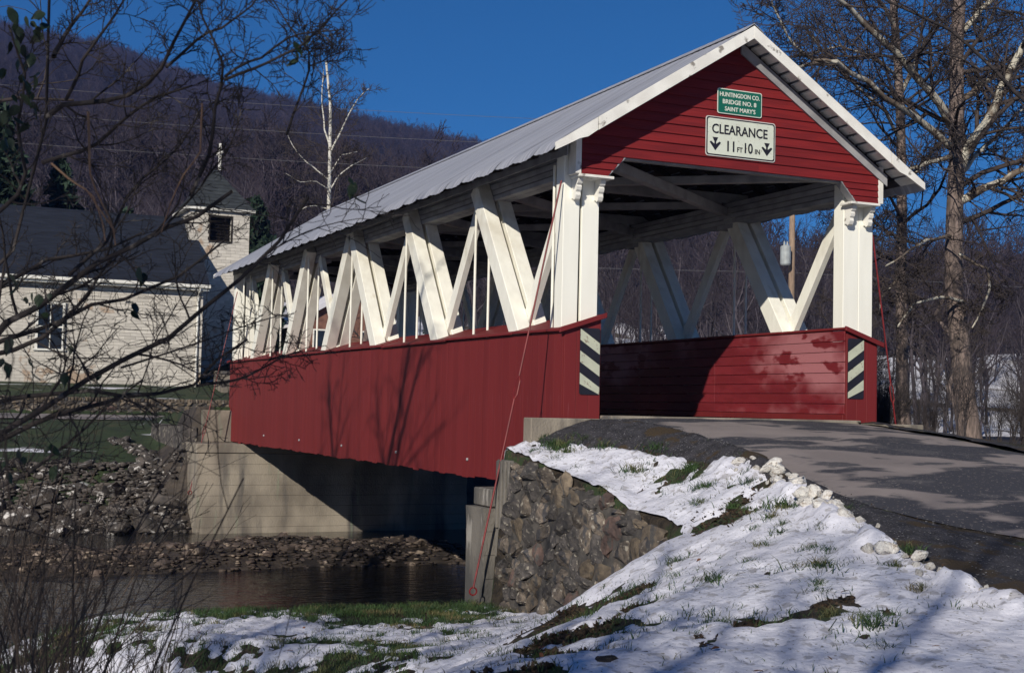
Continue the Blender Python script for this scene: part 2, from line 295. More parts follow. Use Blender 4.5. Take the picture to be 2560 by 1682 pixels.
# near ground (soil and grass under the snow)
GX, GY, GQ = grid(-13.5, 9.5, -19, 2.6, .085)
GZ = H(GX, GY)+near_tex(GX, GY)*np.where((GX > asph_l(GY)) & (GX < road_r(GY)), 0, 1)
g = link('ground', mesh_np('ground', np.stack([GX, GY, GZ], 1), GQ, M['soil'], True)); tagk(g, 'structure')

# gravel shoulder between snow and asphalt, both sides, and the asphalt
def strip(name, xl, xr, ys, nx, dz, m, edge=0.):
    ys = np.asarray(ys); V = []
    u = np.linspace(0, 1, nx)
    for y in ys:
        a = xl(y)+edge*(fbm(y*1.9, 3.3, 31, 6)-.5)*2; b = xr(y)+edge*(fbm(y*1.9, 8.3, 32)-.5)*2
        X = a+(b-a)*u; V.append(np.stack([X, np.full(nx, y), H(X, np.full(nx, y))+dz(u, X, y)], 1))
    idx = np.arange(len(ys)*nx).reshape(len(ys), nx)
    Q = np.stack([idx[:-1, :-1], idx[:-1, 1:], idx[1:, 1:], idx[1:, :-1]], -1).reshape(-1, 4)
    o = link(name, mesh_np(name, np.concatenate(V), Q, m, True)); return tagk(o, 'structure')
SB = ([-40,-16,-12,-9.2,-8.2,-6.7,-5.1,-4.2,-3.4,-2.6,-1.9,-1.2,-.6,0], [-2.5,-2,-1.4,-.95,-.8,-.36,.15,.42,.42,.22,.02,-.18,-.45,-.7])   # where the snow ends
YS = np.linspace(-19, -.35, 230)
strip('road', lambda y: asph_l(y)-.05, lambda y: road_r(y)+.05, YS, 40, lambda u, X, y: .045-.035*np.abs(u-.5)**3*8+.014*(fbm(X*1.4, y*1.4, 41)-.5), M['asphalt'], .13)
strip('gravel_shoulder', lambda y: np.minimum(road_l(y)-.25, np.interp(y, SB[0], SB[1])-.1), lambda y: asph_l(y)+.12, YS, 26, lambda u, X, y: .065*np.sin(np.clip(u*1.15, 0, 1)*math.pi)**.7-.02+.05*np.exp(-((y+1.3)/1.0)**2)*np.sin(u*math.pi)+.04*(fbm(X*6, y*6, 43)-.5), M['gravel'], .16)
strip('road_verge', lambda y: road_r(y)-.02, lambda y: road_r(y)+1.6, YS, 18, lambda u, X, y: .05-.05*u+.06*(fbm(X*4, y*4, 44)-.5), M['gravel'], .14)

# thin snow: a sheet that dips under the ground wherever it has melted
def bare(x, y):
    b = np.zeros_like(x)
    for (cx, cy, r, a) in BARE: b = np.maximum(b, np.exp(-(((x-cx)*math.cos(a)+(y-cy)*math.sin(a))/r)**2-((-(x-cx)*math.sin(a)+(y-cy)*math.cos(a))/(r*.45))**2))
    return b
BARE = [(-2.6, -5.2, .55, .9), (-3.6, -7.4, .8, .9), (-4.4, -8.6, .7, .9), (-3.0, -7.0, .4, .7), (-3.3, -8.9, .28, .9), (-2.9, -8.7, .3, .8), (-2.2, -6.0, .3, .8), (-4.9, -9.2, .5, .9), (-3.9, -6.3, .35, .9), (-2.0, -8.5, .25, .4)]
def snow_t(x, y):
    n = fbm(x*.9, y*.9, 51, 5)*.62+fbm(x*3.6, y*3.6, 55, 3)*.38
    back = (x > -.93) & (y > -4.7); lawn = np.where(back, 0, sstep(-.6, -1.0, (x+1)*.77-(y+2.0)*.64))
    t = .010+.18*(n-.47)+.012*(1-lawn)-.003*lawn+(.075+.04*lawn)*(fbm(x*8, y*8, 58, 3)-.5)+.04*(fbm(x*2.3+7, y*2.3, 53, 2)-.5)
    t = t-.075*sstep(-.35, .6, y+.12*x-.15)*lawn                          # grassy crest above the river
    t = t-.09*np.exp(-((x+2.4)/.9)**2-((y+.2)/1.3)**2)                 # grass beside the wing wall foot
    t = t-.13*bare(x, y)*sstep(.30, .62, fbm(x*3.1, y*3.1, 59, 4))-.08*np.exp(-(((x+.62)*.8+(y+4.9)*.6)/.20)**2-((-(x+.62)*.6+(y+4.9)*.8)/.32)**2)  # dug soil at the wall's end
    bnd = np.interp(y, SB[0], SB[1]); ridge = np.exp(-((x-bnd+.20)/.15)**2)*sstep(.38, .75, fbm(x*3, y*3, 63))*(y < -3.4)
    t = t-.2*sstep(-.05, .18, x-bnd+.36*(fbm(x*1.7, y*1.7, 57)-.5))
    t = t-.022*sstep(.8, .1, bnd-x)*(y > -3.5)+.03*sstep(-.35, -.75, x)*back
    t = np.where((x > -.92) & (y > -4.3), t+.012, t)
    return np.where(y > 1.0, -.2, np.minimum(t, .045)+ridge*(.06+.10*fbm(x*9, y*9, 64, 3)))
sel = (GX < road_l(GY)+.9) & (GY < 1.3)
SX, SY, SQ = grid(-13.5, 2.2, -17.5, 1.3, .055)
ST = snow_t(SX, SY); SZ = H(SX, SY)+near_tex(SX, SY)+ST+.010*(fbm(SX*9, SY*9, 61)-.5)
wallcut = (SX > -1.02) & (SX < -.925) & (SY > -4.55) & (SY < .7)
SZ = np.where(wallcut, SZ-.35, SZ)
keep = (np.maximum.reduce([ST[SQ[:, k]] for k in range(4)]) > -.02) & ~wallcut[SQ].any(1)
sn = link('snow', mesh_np('snow', np.stack([SX, SY, SZ], 1), SQ[keep], M['snow'], True)); tagk(sn, 'structure')

# mid ground: river bed, banks, lawns, lane
MX, MY, MQ = grid(-45, 34, 2.4, 62, .42)
MZ = H(MX, MY)+.12*(fbm(MX*.35, MY*.35, 71)-.5)*sstep(33, 45, np.abs(MY-10)+20)
lm_ = mesh_np('lawn', np.stack([MX, MY, MZ], 1), MQ, M['lawn'], True); lm_.materials.append(M['bed']); lm_.materials.append(M['field'])
qx, qy = MX[MQ].mean(1), MY[MQ].mean(1); mi = np.where(qy < 19.6+1.3*np.clip(qx-6.3, 0, 9)+(1.1*fbm(qx*.7, qy*.7, 77)+2.6*sstep(-3.2, -1.8, qx)*(qx < -.6))*(qx < 2), 1, 0); mi = np.where((qx > 8.5) & (qy > 20) & (fbm(qx*.12, qy*.12, 78) > .30), 2, mi); lm_.polygons.foreach_set('material_index', mi.astype(np.int32)); tagk(link('lawn', lm_), 'structure')
ww = MB().poly([(-60, .2, -3.36), (60, .2, -3.36), (60, 60, -3.36), (-60, 60, -3.36)], [(0, 1, 2, 3)]).obj('river', M['water']); tagk(ww, 'structure')
YL = np.linspace(28.75, 32.3, 8); XL = np.linspace(-45, 30, 90)
V = np.array([[x, y, H(np.array([x]), np.array([y]))[0]+.03] for y in YL for x in XL]); idx = np.arange(len(V)).reshape(8, 90)
tagk(link('lane', mesh_np('lane', V, np.stack([idx[:-1, :-1], idx[:-1, 1:], idx[1:, 1:], idx[1:, :-1]], -1).reshape(-1, 4), M['asphalt'], True)), 'structure')

# far ground and the wooded ridge: one sheet out past the horizon
EL = dict(th=[-180,-120,-60,-21,-17,-13,-8,-3.5,0.2,2.5,6,9,13,15,18,21,30,60,120,180],
          el=[.03,.03,.22,.244,.236,.216,.200,.186,.174,.160,.132,.102,.093,.094,.090,.084,.07,.05,.03,.03],
          D=[1000,1000,960,900,900,900,900,920,940,960,1000,1020,1040,1060,1080,1100,1100,1000,1000,1000])
CX, CY = -8.15, -16.46
def hill(x, y):
    th = np.degrees(np.arctan2(x-CX, y-CY))-24.12; th = (th+180) % 360-180
    d = np.hypot(x-CX, y-CY); E = np.interp(th, EL['th'], EL['el']); Dd = np.interp(th, EL['th'], EL['D'])
    d0 = 125+25*np.sin(th*.13); u = (d-d0)/(Dd-d0)
    z = np.where(u < 1, 6+(E*Dd-6)*np.clip(u, 0, 1)**1.15, E*Dd*(1-.35*np.clip(u-1, 0, 2.5)))
    z = z+(fbm(x*.008, y*.008, 81)-.5)*30*np.clip(u*1.5, 0, 1)*sstep(1.0, .75, u)+(fbm(x*.03, y*.03, 83)-.5)*6*np.clip(u, 0, 1)
    # low wooded spur nearer by, seen through the bridge
    sp = 12*np.exp(-((th-4.0)/4.0)**2)*np.exp(-((d-240)/60)**2)
    return np.maximum(z+sp, -60), u
def HF(x, y):
    z, u = hill(x, y); base = H(x, np.minimum(y, 300)); base = np.where(np.hypot(x-CX, y-CY) > 900, -2, base)
    return np.where(u > 0, np.maximum(z, base*(u < .3)), np.where(y < -18, np.minimum(base, -1.7), base))
th = np.radians(np.linspace(-180, 180, 361)); rr = np.concatenate([np.linspace(8, 130, 42), np.linspace(138, 1160, 120), np.geomspace(1200, 2600, 10)])
TH, RR = np.meshgrid(th+math.radians(24.12), rr); FX = (CX+RR*np.sin(TH)).ravel(); FY = (CY+RR*np.cos(TH)).ravel(); FZ = HF(FX, FY)
inside = (FX > -44) & (FX < 33) & (FY > -18) & (FY < 61); FZ = np.where(inside, np.minimum(FZ-.6, -4.6), FZ-.02)
n1 = len(th); idx = np.arange(len(FX)).reshape(len(rr), n1)
FQ = np.stack([idx[:-1, :-1], idx[1:, :-1], idx[1:, 1:], idx[:-1, 1:]], -1).reshape(-1, 4)
me = mesh_np('hill', np.stack([FX, FY, FZ], 1), FQ, M['litter'], True); me.materials.append(M['field'])
ctr = np.stack([FX, FY], 1)[FQ].mean(1); hu = hill(ctr[:, 0], ctr[:, 1])[1]
me.polygons.foreach_set('material_index', (hu < .03).astype(np.int32)); tagk(link('hill', me), 'structure')

# ------------------------------------------------------------------ tubes in bulk (branches, stalks)
def tubes(groups, k=4):
    """groups: list of (P (B,n,3), R (B,n), sides)"""
    VV = []; QQ = []; base = 0
    for P, R, k in groups:
        P = np.asarray(P, float); R = np.asarray(R, float); B, n, _ = P.shape
        d = np.empty_like(P); d[:, 1:-1] = P[:, 2:]-P[:, :-2]; d[:, 0] = P[:, 1]-P[:, 0]; d[:, -1] = P[:, -1]-P[:, -2]
        d /= np.linalg.norm(d, axis=2, keepdims=True)+1e-9
        ref = np.where(np.abs(d[:, :1, 2:3]) < .85, np.array([0, 0, 1.]), np.array([1., 0, 0]))
        x = np.cross(d, np.broadcast_to(ref, d.shape)); x /= np.linalg.norm(x, axis=2, keepdims=True)+1e-9
        y = np.cross(x, d); a = np.arange(k)*2*math.pi/k
        V = P[:, :, None]+(x[:, :, None]*np.cos(a)[:, None]+y[:, :, None]*np.sin(a)[:, None])*R[:, :, None, None]
        i = np.arange(B*n*k).reshape(B, n, k); j = np.roll(i, -1, 2)
        QQ.append(base+np.stack([i[:, :-1], j[:, :-1], j[:, 1:], i[:, 1:]], -1).reshape(-1, 4)); VV.append(V.reshape(-1, 3)); base += B*n*k
    return np.concatenate(VV), np.concatenate(QQ)
def resample(p, n):
    p = np.asarray(p, float); s = np.concatenate([[0], np.cumsum(np.linalg.norm(np.diff(p, axis=0), axis=1))]); t = np.linspace(0, s[-1], n)
    return np.stack([np.interp(t, s, p[:, k]) for k in range(3)], 1)
def children(P, R, num, frac, rs, ang, rg, t0=.2, n=6, wob=.12, up=.15, minlen=0., flat=0.):
    """num new shoots on every parent polyline P (B,m,3)"""
    B, m, _ = P.shape; L = np.linalg.norm(P[:, -1]-P[:, 0], axis=1)
    t = t0+(1-t0)*(np.arange(num)[None]+rg.random((B, num)))/num; t = np.minimum(t, .985)
    f = t*(m-1); i = np.minimum(f.astype(int), m-2); w = (f-i)[..., None]; b = np.arange(B)[:, None]
    S = P[b, i]*(1-w)+P[b, i+1]*w; d = P[b, i+1]-P[b, i]; d /= np.linalg.norm(d, axis=2, keepdims=True)+1e-9
    rr = R[b, i]*(1-w[..., 0])+R[b, i+1]*w[..., 0]
    q = rg.normal(size=d.shape); q -= (q*d).sum(2, keepdims=True)*d; q /= np.linalg.norm(q, axis=2, keepdims=True)+1e-9
    an = np.radians(ang[0]+(ang[1]-ang[0])*rg.random((B, num, 1))); D = d*np.cos(an)+q*np.sin(an); D[..., 2] = D[..., 2]*(1-flat)+up
    D /= np.linalg.norm(D, axis=2, keepdims=True)
    ln = np.maximum(L[:, None]*frac*(.55+.75*rg.random((B, num)))*(1.15-.55*t), minlen)
    S = S.reshape(-1, 3); D = D.reshape(-1, 3); ln = ln.reshape(-1); rr = rr.reshape(-1)
    pts = [S]; cur = S; dd = D
    for s in range(n-1):
        dd = dd+rg.normal(size=dd.shape)*wob; dd[:, 2] += up*.12; dd /= np.linalg.norm(dd, axis=1, keepdims=True)
        cur = cur+dd*(ln/(n-1))[:, None]; pts.append(cur)
    PP = np.stack(pts, 1); r0 = np.minimum(rr*rs, rr*.95); RR_ = r0[:, None]*np.linspace(1, .35, n)[None]
    return PP, RR_

# ------------------------------------------------------------------ far woods: stuff, scattered with geometry nodes
def scatter(name, pts, rot, scl, idx, protos, label, cat):
    me = bpy.data.meshes.new(name); me.vertices.add(len(pts)); me.vertices.foreach_set('co', np.asarray(pts, np.float32).ravel())
    a = me.attributes.new('rot', 'FLOAT_VECTOR', 'POINT'); a.data.foreach_set('vector', np.asarray(rot, np.float32).ravel())
    a = me.attributes.new('scl', 'FLOAT', 'POINT'); a.data.foreach_set('value', np.asarray(scl, np.float32))
    a = me.attributes.new('pick', 'INT', 'POINT'); a.data.foreach_set('value', np.asarray(idx, np.int32))
    o = link(name, me); pc = bpy.data.collections.new(name+'_kinds')
    for k, pm in enumerate(protos): pc.objects.link(bpy.data.objects.new('%s_kind%02d' % (name, k), pm))
    ng = bpy.data.node_groups.new(name, 'GeometryNodeTree'); N = ng.nodes; L = ng.links
    ng.interface.new_socket('Geometry', in_out='INPUT', socket_type='NodeSocketGeometry'); ng.interface.new_socket('Geometry', in_out='OUTPUT', socket_type='NodeSocketGeometry')
    gi = N.new('NodeGroupInput'); go = N.new('NodeGroupOutput'); ip = N.new('GeometryNodeInstanceOnPoints'); ci = N.new('GeometryNodeCollectionInfo')
    ci.inputs['Collection'].default_value = pc; ci.inputs['Separate Children'].default_value = True; ci.inputs['Reset Children'].default_value = True
    def na(nm, ty): q = N.new('GeometryNodeInputNamedAttribute'); q.data_type = ty; q.inputs[0].default_value = nm; return q.outputs[0]
    mp = N.new('GeometryNodeMeshToPoints'); L.new(gi.outputs[0], mp.inputs[0]); L.new(mp.outputs[0], ip.inputs['Points']); L.new(ci.outputs[0], ip.inputs['Instance'])
    ip.inputs['Pick Instance'].default_value = True; L.new(na('pick', 'INT'), ip.inputs['Instance Index']); L.new(na('rot', 'FLOAT_VECTOR'), ip.inputs['Rotation']); L.new(na('scl', 'FLOAT'), ip.inputs['Scale'])
    L.new(ip.outputs[0], go.inputs[0]); md = o.modifiers.new('scatter', 'NODES'); md.node_group = ng
    tag(o, label, cat); tagk(o, 'stuff'); return o
def bare_proto(seed, h, kinds, spread=1.0, k1=16, k2=7, k3=5, tw=.02):
    rg = np.random.default_rng(seed)
    tr = np.array([[0, 0, -.5]]+[[rg.normal()*.05*h*t, rg.normal()*.05*h*t, h*t] for t in np.linspace(.15, 1, 7)])[None]
    tr = resample(tr[0], 9)[None]; R0 = np.linspace(h*.014, h*.003, 9)[None]
    P1, R1 = children(tr, R0, k1, .40*spread, .6, (30, 60), rg, t0=.32, n=5, wob=.15, up=.35)
    P2, R2 = children(P1, R1, k2, .55, .6, (25, 60), rg, t0=.25, n=4, wob=.15, up=.25); R2 = np.maximum(R2, tw)
    P3, R3 = children(P2, R2, k3, .6, .6, (25, 65), rg, t0=.2, n=3, wob=.2, up=.2); R3 = np.maximum(R3, tw*.8)
    V, Q = tubes([(tr, R0, 5), (P1, R1, 4), (P2, R2, 3), (P3, R3, 3)])
    me = mesh_np('bare_tree_kind', V, Q, M['hilltrunk']); me.materials.append(M['hillwood'])
    nq = 8*5+P1.shape[0]*4*4
    mi = np.ones(len(Q), np.int32); mi[:nq] = 0; me.polygons.foreach_set('material_index', mi); return me
PR = [bare_proto(200+i, 15+i, None, spread=.9+.1*(i % 3), tw=.05, k1=15, k2=6, k3=4) for i in range(7)]
N_ = 32000
a = np.radians(rng.uniform(-25, 26, N_*2)+24.12); r = np.sqrt(rng.uniform(132**2, 1120**2, N_*2)); X = CX+r*np.sin(a); Y = CY+r*np.cos(a); Z, U_ = hill(X, Y)
ok = (U_ > .02) & (U_ < 1.04); ok &= ~((U_ < .10) & (fbm(X*.02, Y*.02, 91) > .55))
X, Y, Z = X[ok][:N_], Y[ok][:N_], Z[ok][:N_]; n = len(X)
scatter('hill_forest', np.stack([X, Y, Z], 1), np.stack([rng.normal(0, .04, n), rng.normal(0, .04, n), rng.uniform(0, 6.28, n)], 1), rng.uniform(.42, .80, n), rng.integers(0, 7, n), PR, 'leafless brown woods covering the whole ridge behind the bridge', 'forest')
# scrubby woodland on the valley floor, right of and behind the bridge
PS = [bare_proto(300+i, 7+i*.8, None, spread=.95, k1=14, k2=7, k3=4, tw=.010) for i in range(5)]
n = 380; a = np.radians(rng.uniform(-17, 26, n)+24.12); r = rng.uniform(66, 150, n); X = CX+r*np.sin(a); Y = CY+r*np.cos(a)
ok = (np.degrees(a)-24.12 > -3) | (r > 85); ok &= fbm(X*.05, Y*.05, 95) > .40; X, Y = X[ok], Y[ok]; n = len(X); Z = HF(X, Y)
scatter('valley_scrub', np.stack([X, Y, Z-.1], 1), np.stack([rng.normal(0, .06, n), rng.normal(0, .06, n), rng.uniform(0, 6.28, n)], 1), rng.uniform(.5, 1.15, n), rng.integers(0, 5, n), PS, 'leafless scrub and saplings on the snowy field beyond the river', 'scrub')
# thicket on the right bank, behind the road
def thicket(seed, h, num=26):
    rg = np.random.default_rng(seed); ang = rg.uniform(0, 6.28, num); tilt = rg.uniform(.05, .5, num); L = h*rg.uniform(.5, 1, num)
    t = np.linspace(0, 1, 6); P = np.stack([np.stack([np.cos(ang)*(.25+tilt*L*u*u*.8), np.sin(ang)*(.25+tilt*L*u*u*.8), L*u], 1) for u in t], 1)+rg.normal(0, .03, (num, 6, 3)); R = np.linspace(.013, .004, 6)[None]*rg.uniform(.6, 1.3, (num, 1))
    P1, R1 = children(P, R, 7, .42, .7, (20, 55), rg, t0=.2, n=4, wob=.15, up=.2); P2, R2 = children(P1, R1, 4, .5, .8, (25, 60), rg, t0=.2, n=3, wob=.2)
    V, Q = tubes([(P, R, 3), (P1, np.maximum(R1, .004), 3), (P2, np.maximum(R2, .003), 3)]); return mesh_np('thicket_kind', V, Q, M['brushwood'])
PT = [thicket(400+i, 2.0+.5*i) for i in range(4)]
X = np.concatenate([rng.uniform(7.0, 26, 120), rng.uniform(9, 40, 24)]); Y = np.concatenate([rng.uniform(-6, 10, 120), rng.uniform(12, 48, 24)])
zz = H(X, Y); ok = (zz > -2.0) & (X > 6.3+.25*np.maximum(Y+1, 0)) & ((X-CX)*.913-(Y-CY)*.409 > .265*((X-CX)*.409+(Y-CY)*.913)); X, Y, zz = X[ok], Y[ok], zz[ok]; n = len(X)
scatter('brush', np.stack([X, Y, zz-.05], 1), np.stack([rng.normal(0, .1, n), rng.normal(0, .1, n), rng.uniform(0, 6.28, n)], 1), rng.uniform(.35, .72, n), rng.integers(0, 4, n), PT, 'tangled leafless brush behind the right edge of the road', 'brush')
# ------------------------------------------------------------------ covered bridge
W, T_, LB = 5.307, .561, 20.72
ZCI, ZCO = 1.376, 1.19                 # cap height, inner and outer edge
SL = .637; ZR = 5.572; OV = .527; OE = .43
PAN = 3.299; Y0 = .114
def zroof(x): return ZR-SL*abs(x-W/2)
bridge = thing('covered_bridge', 'white and red covered timber bridge with open trusses and a red clapboard gable', 'covered bridge', (W/2, 0, 0))
def sub(name, parent, loc): 
    o = link(name, None, parent, loc); return o
def mir(x, side): return x if side == 0 else W-x

# parapets: vertical siding, sloping cap, inner planks, end panels
sid_mesh = [MB().box((-.022, .002, 0), (0, .2488, 1)).mesh('siding_board', M['red'], bevel=.0012) for _ in range(1)][0]
plank_mesh = {}
BOLTS = [(3.3, -.74), (6.7, -.76), (10.05, -.76), (13.3, -.75), (16.6, -.74)]
for side in (0, 1):
    p = sub('parapet', bridge, (mir(.28, side), LB/2, 0)); p['label'] = ['long red half wall with vertical boards on the stream side', 'red half wall with worn inner planks, right of the roadway'][side]
    n = int(LB/.25)
    for i in range(n):
        zb = -1.0+rnd.uniform(-.018, .014)-(.016 if i % 9 == 4 else 0)
        o = link('siding_board', sid_mesh, p, (mir(0, side)+rnd.uniform(-.0015, .0015)*(1 if side else -1), i*LB/n+(.25 if side else 0), zb), (0, 0, math.pi if side else 0), (1, .995, ZCO-.03-zb))
    # cap boards, each tilted a little differently
    yb = [-.03, 1.6, 4.3, 7.6, 10.2, 13.4, 16.2, 18.6, LB+.03]
    for a, b in zip(yb, yb[1:]):
        e = rnd.uniform(-.018, .012); f = rnd.uniform(-.018, .012); m_ = MB(); q = []
        for y, s in ((a, e), (b-.012, f)):
            xs = (mir(-.075, side), mir(T_+.03, side)); zs = (ZCO-.03+s, ZCI+.0+s*.3)
            q.append([(xs[0], y, zs[0]), (xs[1], y, zs[1]), (xs[1], y, zs[1]+.035), (xs[0], y, zs[0]+.035)])
        m_.poly(q[0]+q[1], [(0,1,2,3),(7,6,5,4),(0,4,5,1),(1,5,6,2),(2,6,7,3),(3,7,4,0)]).obj('cap_board', M['red'], p, bevel=.004)
    # trim strip over each end of the cap
    for yy, tg in ((-.075, 1), (LB+.035, 1)):
        MB().prism([(mir(-.10, side), yy, ZCO-.065), (mir(T_+.06, side), yy, ZCI-.02), (mir(T_+.06, side), yy, ZCI+.05), (mir(-.10, side), yy, ZCO+.005)], (0, .04, 0)).obj('end_trim', M['red'], p, bevel=.004)
    for yy in (-.012, LB-.03):                    # end panel, three boards
        for k in range(3):
            xa, xb = k*T_/3+.002, (k+1)*T_/3-.002; zf = lambda x: ZCO+(ZCI-ZCO)*x/T_-.035
            MB().prism([(mir(xa, side), yy, -.98), (mir(xb, side), yy, -.98), (mir(xb, side), yy, zf(xb)), (mir(xa, side), yy, zf(xa))], (0, .035, 0)).obj('end_board', M['red'], p, bevel=.003)
    for yb_, zb_ in BOLTS:
        MB().tube([(mir(-.024, side), yb_, zb_), (mir(-.042, side), yb_, zb_), (mir(-.048, side), yb_, zb_)], [.026, .024, .012], 8).obj('bolt_head', M['white_in'], p)
    joints = [0.04, 3.62, 7.9, 12.4, 16.5, LB-.04]
    for r_ in range(8):
        for a, b in zip(joints, joints[1:]):
            z0 = .10+r_*.158; x0 = mir(T_, side); x1 = mir(T_-.03, side); dx = rnd.uniform(-.004, .004)
            MB().box((min(x0, x1)+dx, a+.002, z0), (max(x0, x1)+dx, b-.002, z0+.151)).obj('inner_plank', M['red_worn'], p, bevel=.004)
    x0, x1 = sorted((mir(T_+.02, side), mir(T_-.028, side)))
    MB().box((x0, .045, 0.004), (x1, LB-.05, .094)).obj('base_board', M['red'], p, bevel=.004)
    x0, x1 = sorted((mir(.02, side), mir(T_-.06, side)))
    MB().box((x0, .06, -.80), (x1, LB-.06, -.45)).obj('bottom_chord', M['wood_dark'], p)

# trusses
for side in (0, 1):
    t = sub('truss', bridge, (mir(.28, side), LB/2, 0))
    ym = Y0+3*PAN
    for i in range(6):
        ya, yb_ = Y0+i*PAN, Y0+(i+1)*PAN
        if i < 3: m0, m1 = (ya+.30, -.60), (yb_-.02, 3.585); c0, c1_ = (yb_-.25, -.60), (ya+.30, 3.38)
        else: m0, m1 = (yb_-.30, -.60), (ya+.02, 3.585); c0, c1_ = (ya+.25, -.60), (yb_-.30, 3.38)
        for xa in (.115, .412):
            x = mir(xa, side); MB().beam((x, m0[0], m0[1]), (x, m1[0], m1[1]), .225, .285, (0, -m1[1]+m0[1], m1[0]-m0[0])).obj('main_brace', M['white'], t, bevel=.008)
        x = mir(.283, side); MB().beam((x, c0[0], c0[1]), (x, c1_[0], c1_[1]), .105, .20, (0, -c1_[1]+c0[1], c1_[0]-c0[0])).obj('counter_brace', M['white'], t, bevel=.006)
    for i in range(0, 7):
        y = Y0+i*PAN+(.0 if i not in (0, 6) else (.35 if i == 0 else -.35))
        for xa in (.075, .315) if i not in (0, 6) else (.03, .2):
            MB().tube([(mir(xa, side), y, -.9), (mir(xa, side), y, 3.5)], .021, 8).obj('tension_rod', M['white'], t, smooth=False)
    for k, (za, zb) in enumerate(((3.365, 3.44), (3.452, 3.53), (3.542, 3.63), (3.64, 3.72))):
        for xa, xb in ((.236, .37), (.39, .545)):
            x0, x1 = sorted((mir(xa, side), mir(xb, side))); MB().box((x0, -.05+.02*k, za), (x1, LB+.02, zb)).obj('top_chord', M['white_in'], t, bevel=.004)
    for i in range(1, 6):
        y = Y0+i*PAN; x0, x1 = sorted((mir(.24, side), mir(.54, side)))
        MB().box((x0, y-.24, 3.28), (x1, y+.24, 3.36)).obj('angle_block', M['white_in'], t, bevel=.008)

# portal posts: two boards, shelf and scrolled brackets
def scroll(x, y, z, w=.075):
    """side profile of a small scrolled corbel, extruded in x"""
    pr = [(0, 0), (-.20, 0), (-.21, -.03), (-.185, -.075), (-.15, -.095), (-.165, -.12), (-.15, -.165), (-.125, -.19), (-.135, -.235), (-.11, -.285), (-.07, -.30), (-.05, -.275), (0, -.275)]
    return MB().prism([(x-w/2, y+a, z+b) for a, b in pr], (w, 0, 0))
for yend, sg in ((0, 1), (LB, -1)):
    for side in (0, 1):
        yf = yend+sg*.10
        po = sub('portal_post', bridge, (mir(.28, side), yf, 1.2))
        for k, (xa, xb) in enumerate(((.0, .252 if side == 0 else .262), (.288 if side == 0 else .267, .552))):
            x0, x1 = sorted((mir(xa, side), mir(xb, side))); tlt = .012 if (side == 0 and k == 0 and sg == 1) else 0
            y0, y1 = sorted((yf, yf+sg*.24)); zb = ZCO-.3 if k == 0 else ZCO-.15
            MB().poly([(x0, y0, zb), (x1-tlt, y0, zb), (x1-tlt, y1, zb), (x0, y1, zb), (x0, y0, 3.62), (x1, y0, 3.62), (x1, y1, 3.62), (x0, y1, 3.62)], [(0,3,2,1),(4,5,6,7),(0,1,5,4),(1,2,6,5),(2,3,7,6),(3,0,4,7)]).obj('post_board', M['white_p'], po, bevel=.006)
        x0, x1 = sorted((mir(.26, side), mir(.287, side))); y0, y1 = sorted((yf+sg*.06, yf+sg*.2)); MB().box((x0, y0, 1.0), (x1, y1, 3.6)).obj('filler_strip', M['dark'], po)
        x0, x1 = sorted((mir(.09, side), mir(.63, side))); y0, y1 = sorted((yf-sg*.29, yf-sg*.002)); MB().box((x0, y0, 3.262), (x1, y1, 3.30)).obj('shelf', M['white2'], po, bevel=.005)
        for xb in (.155, .505):
            b_ = scroll(mir(xb, side), yf-.002, 3.261) if sg == 1 else scroll(mir(xb, side), 0, 3.261)
            if sg == -1: b_.v = [(a, yf+.002-b, c) for a, b, c in b_.v]
            b_.obj('bracket', M['white2'], po)

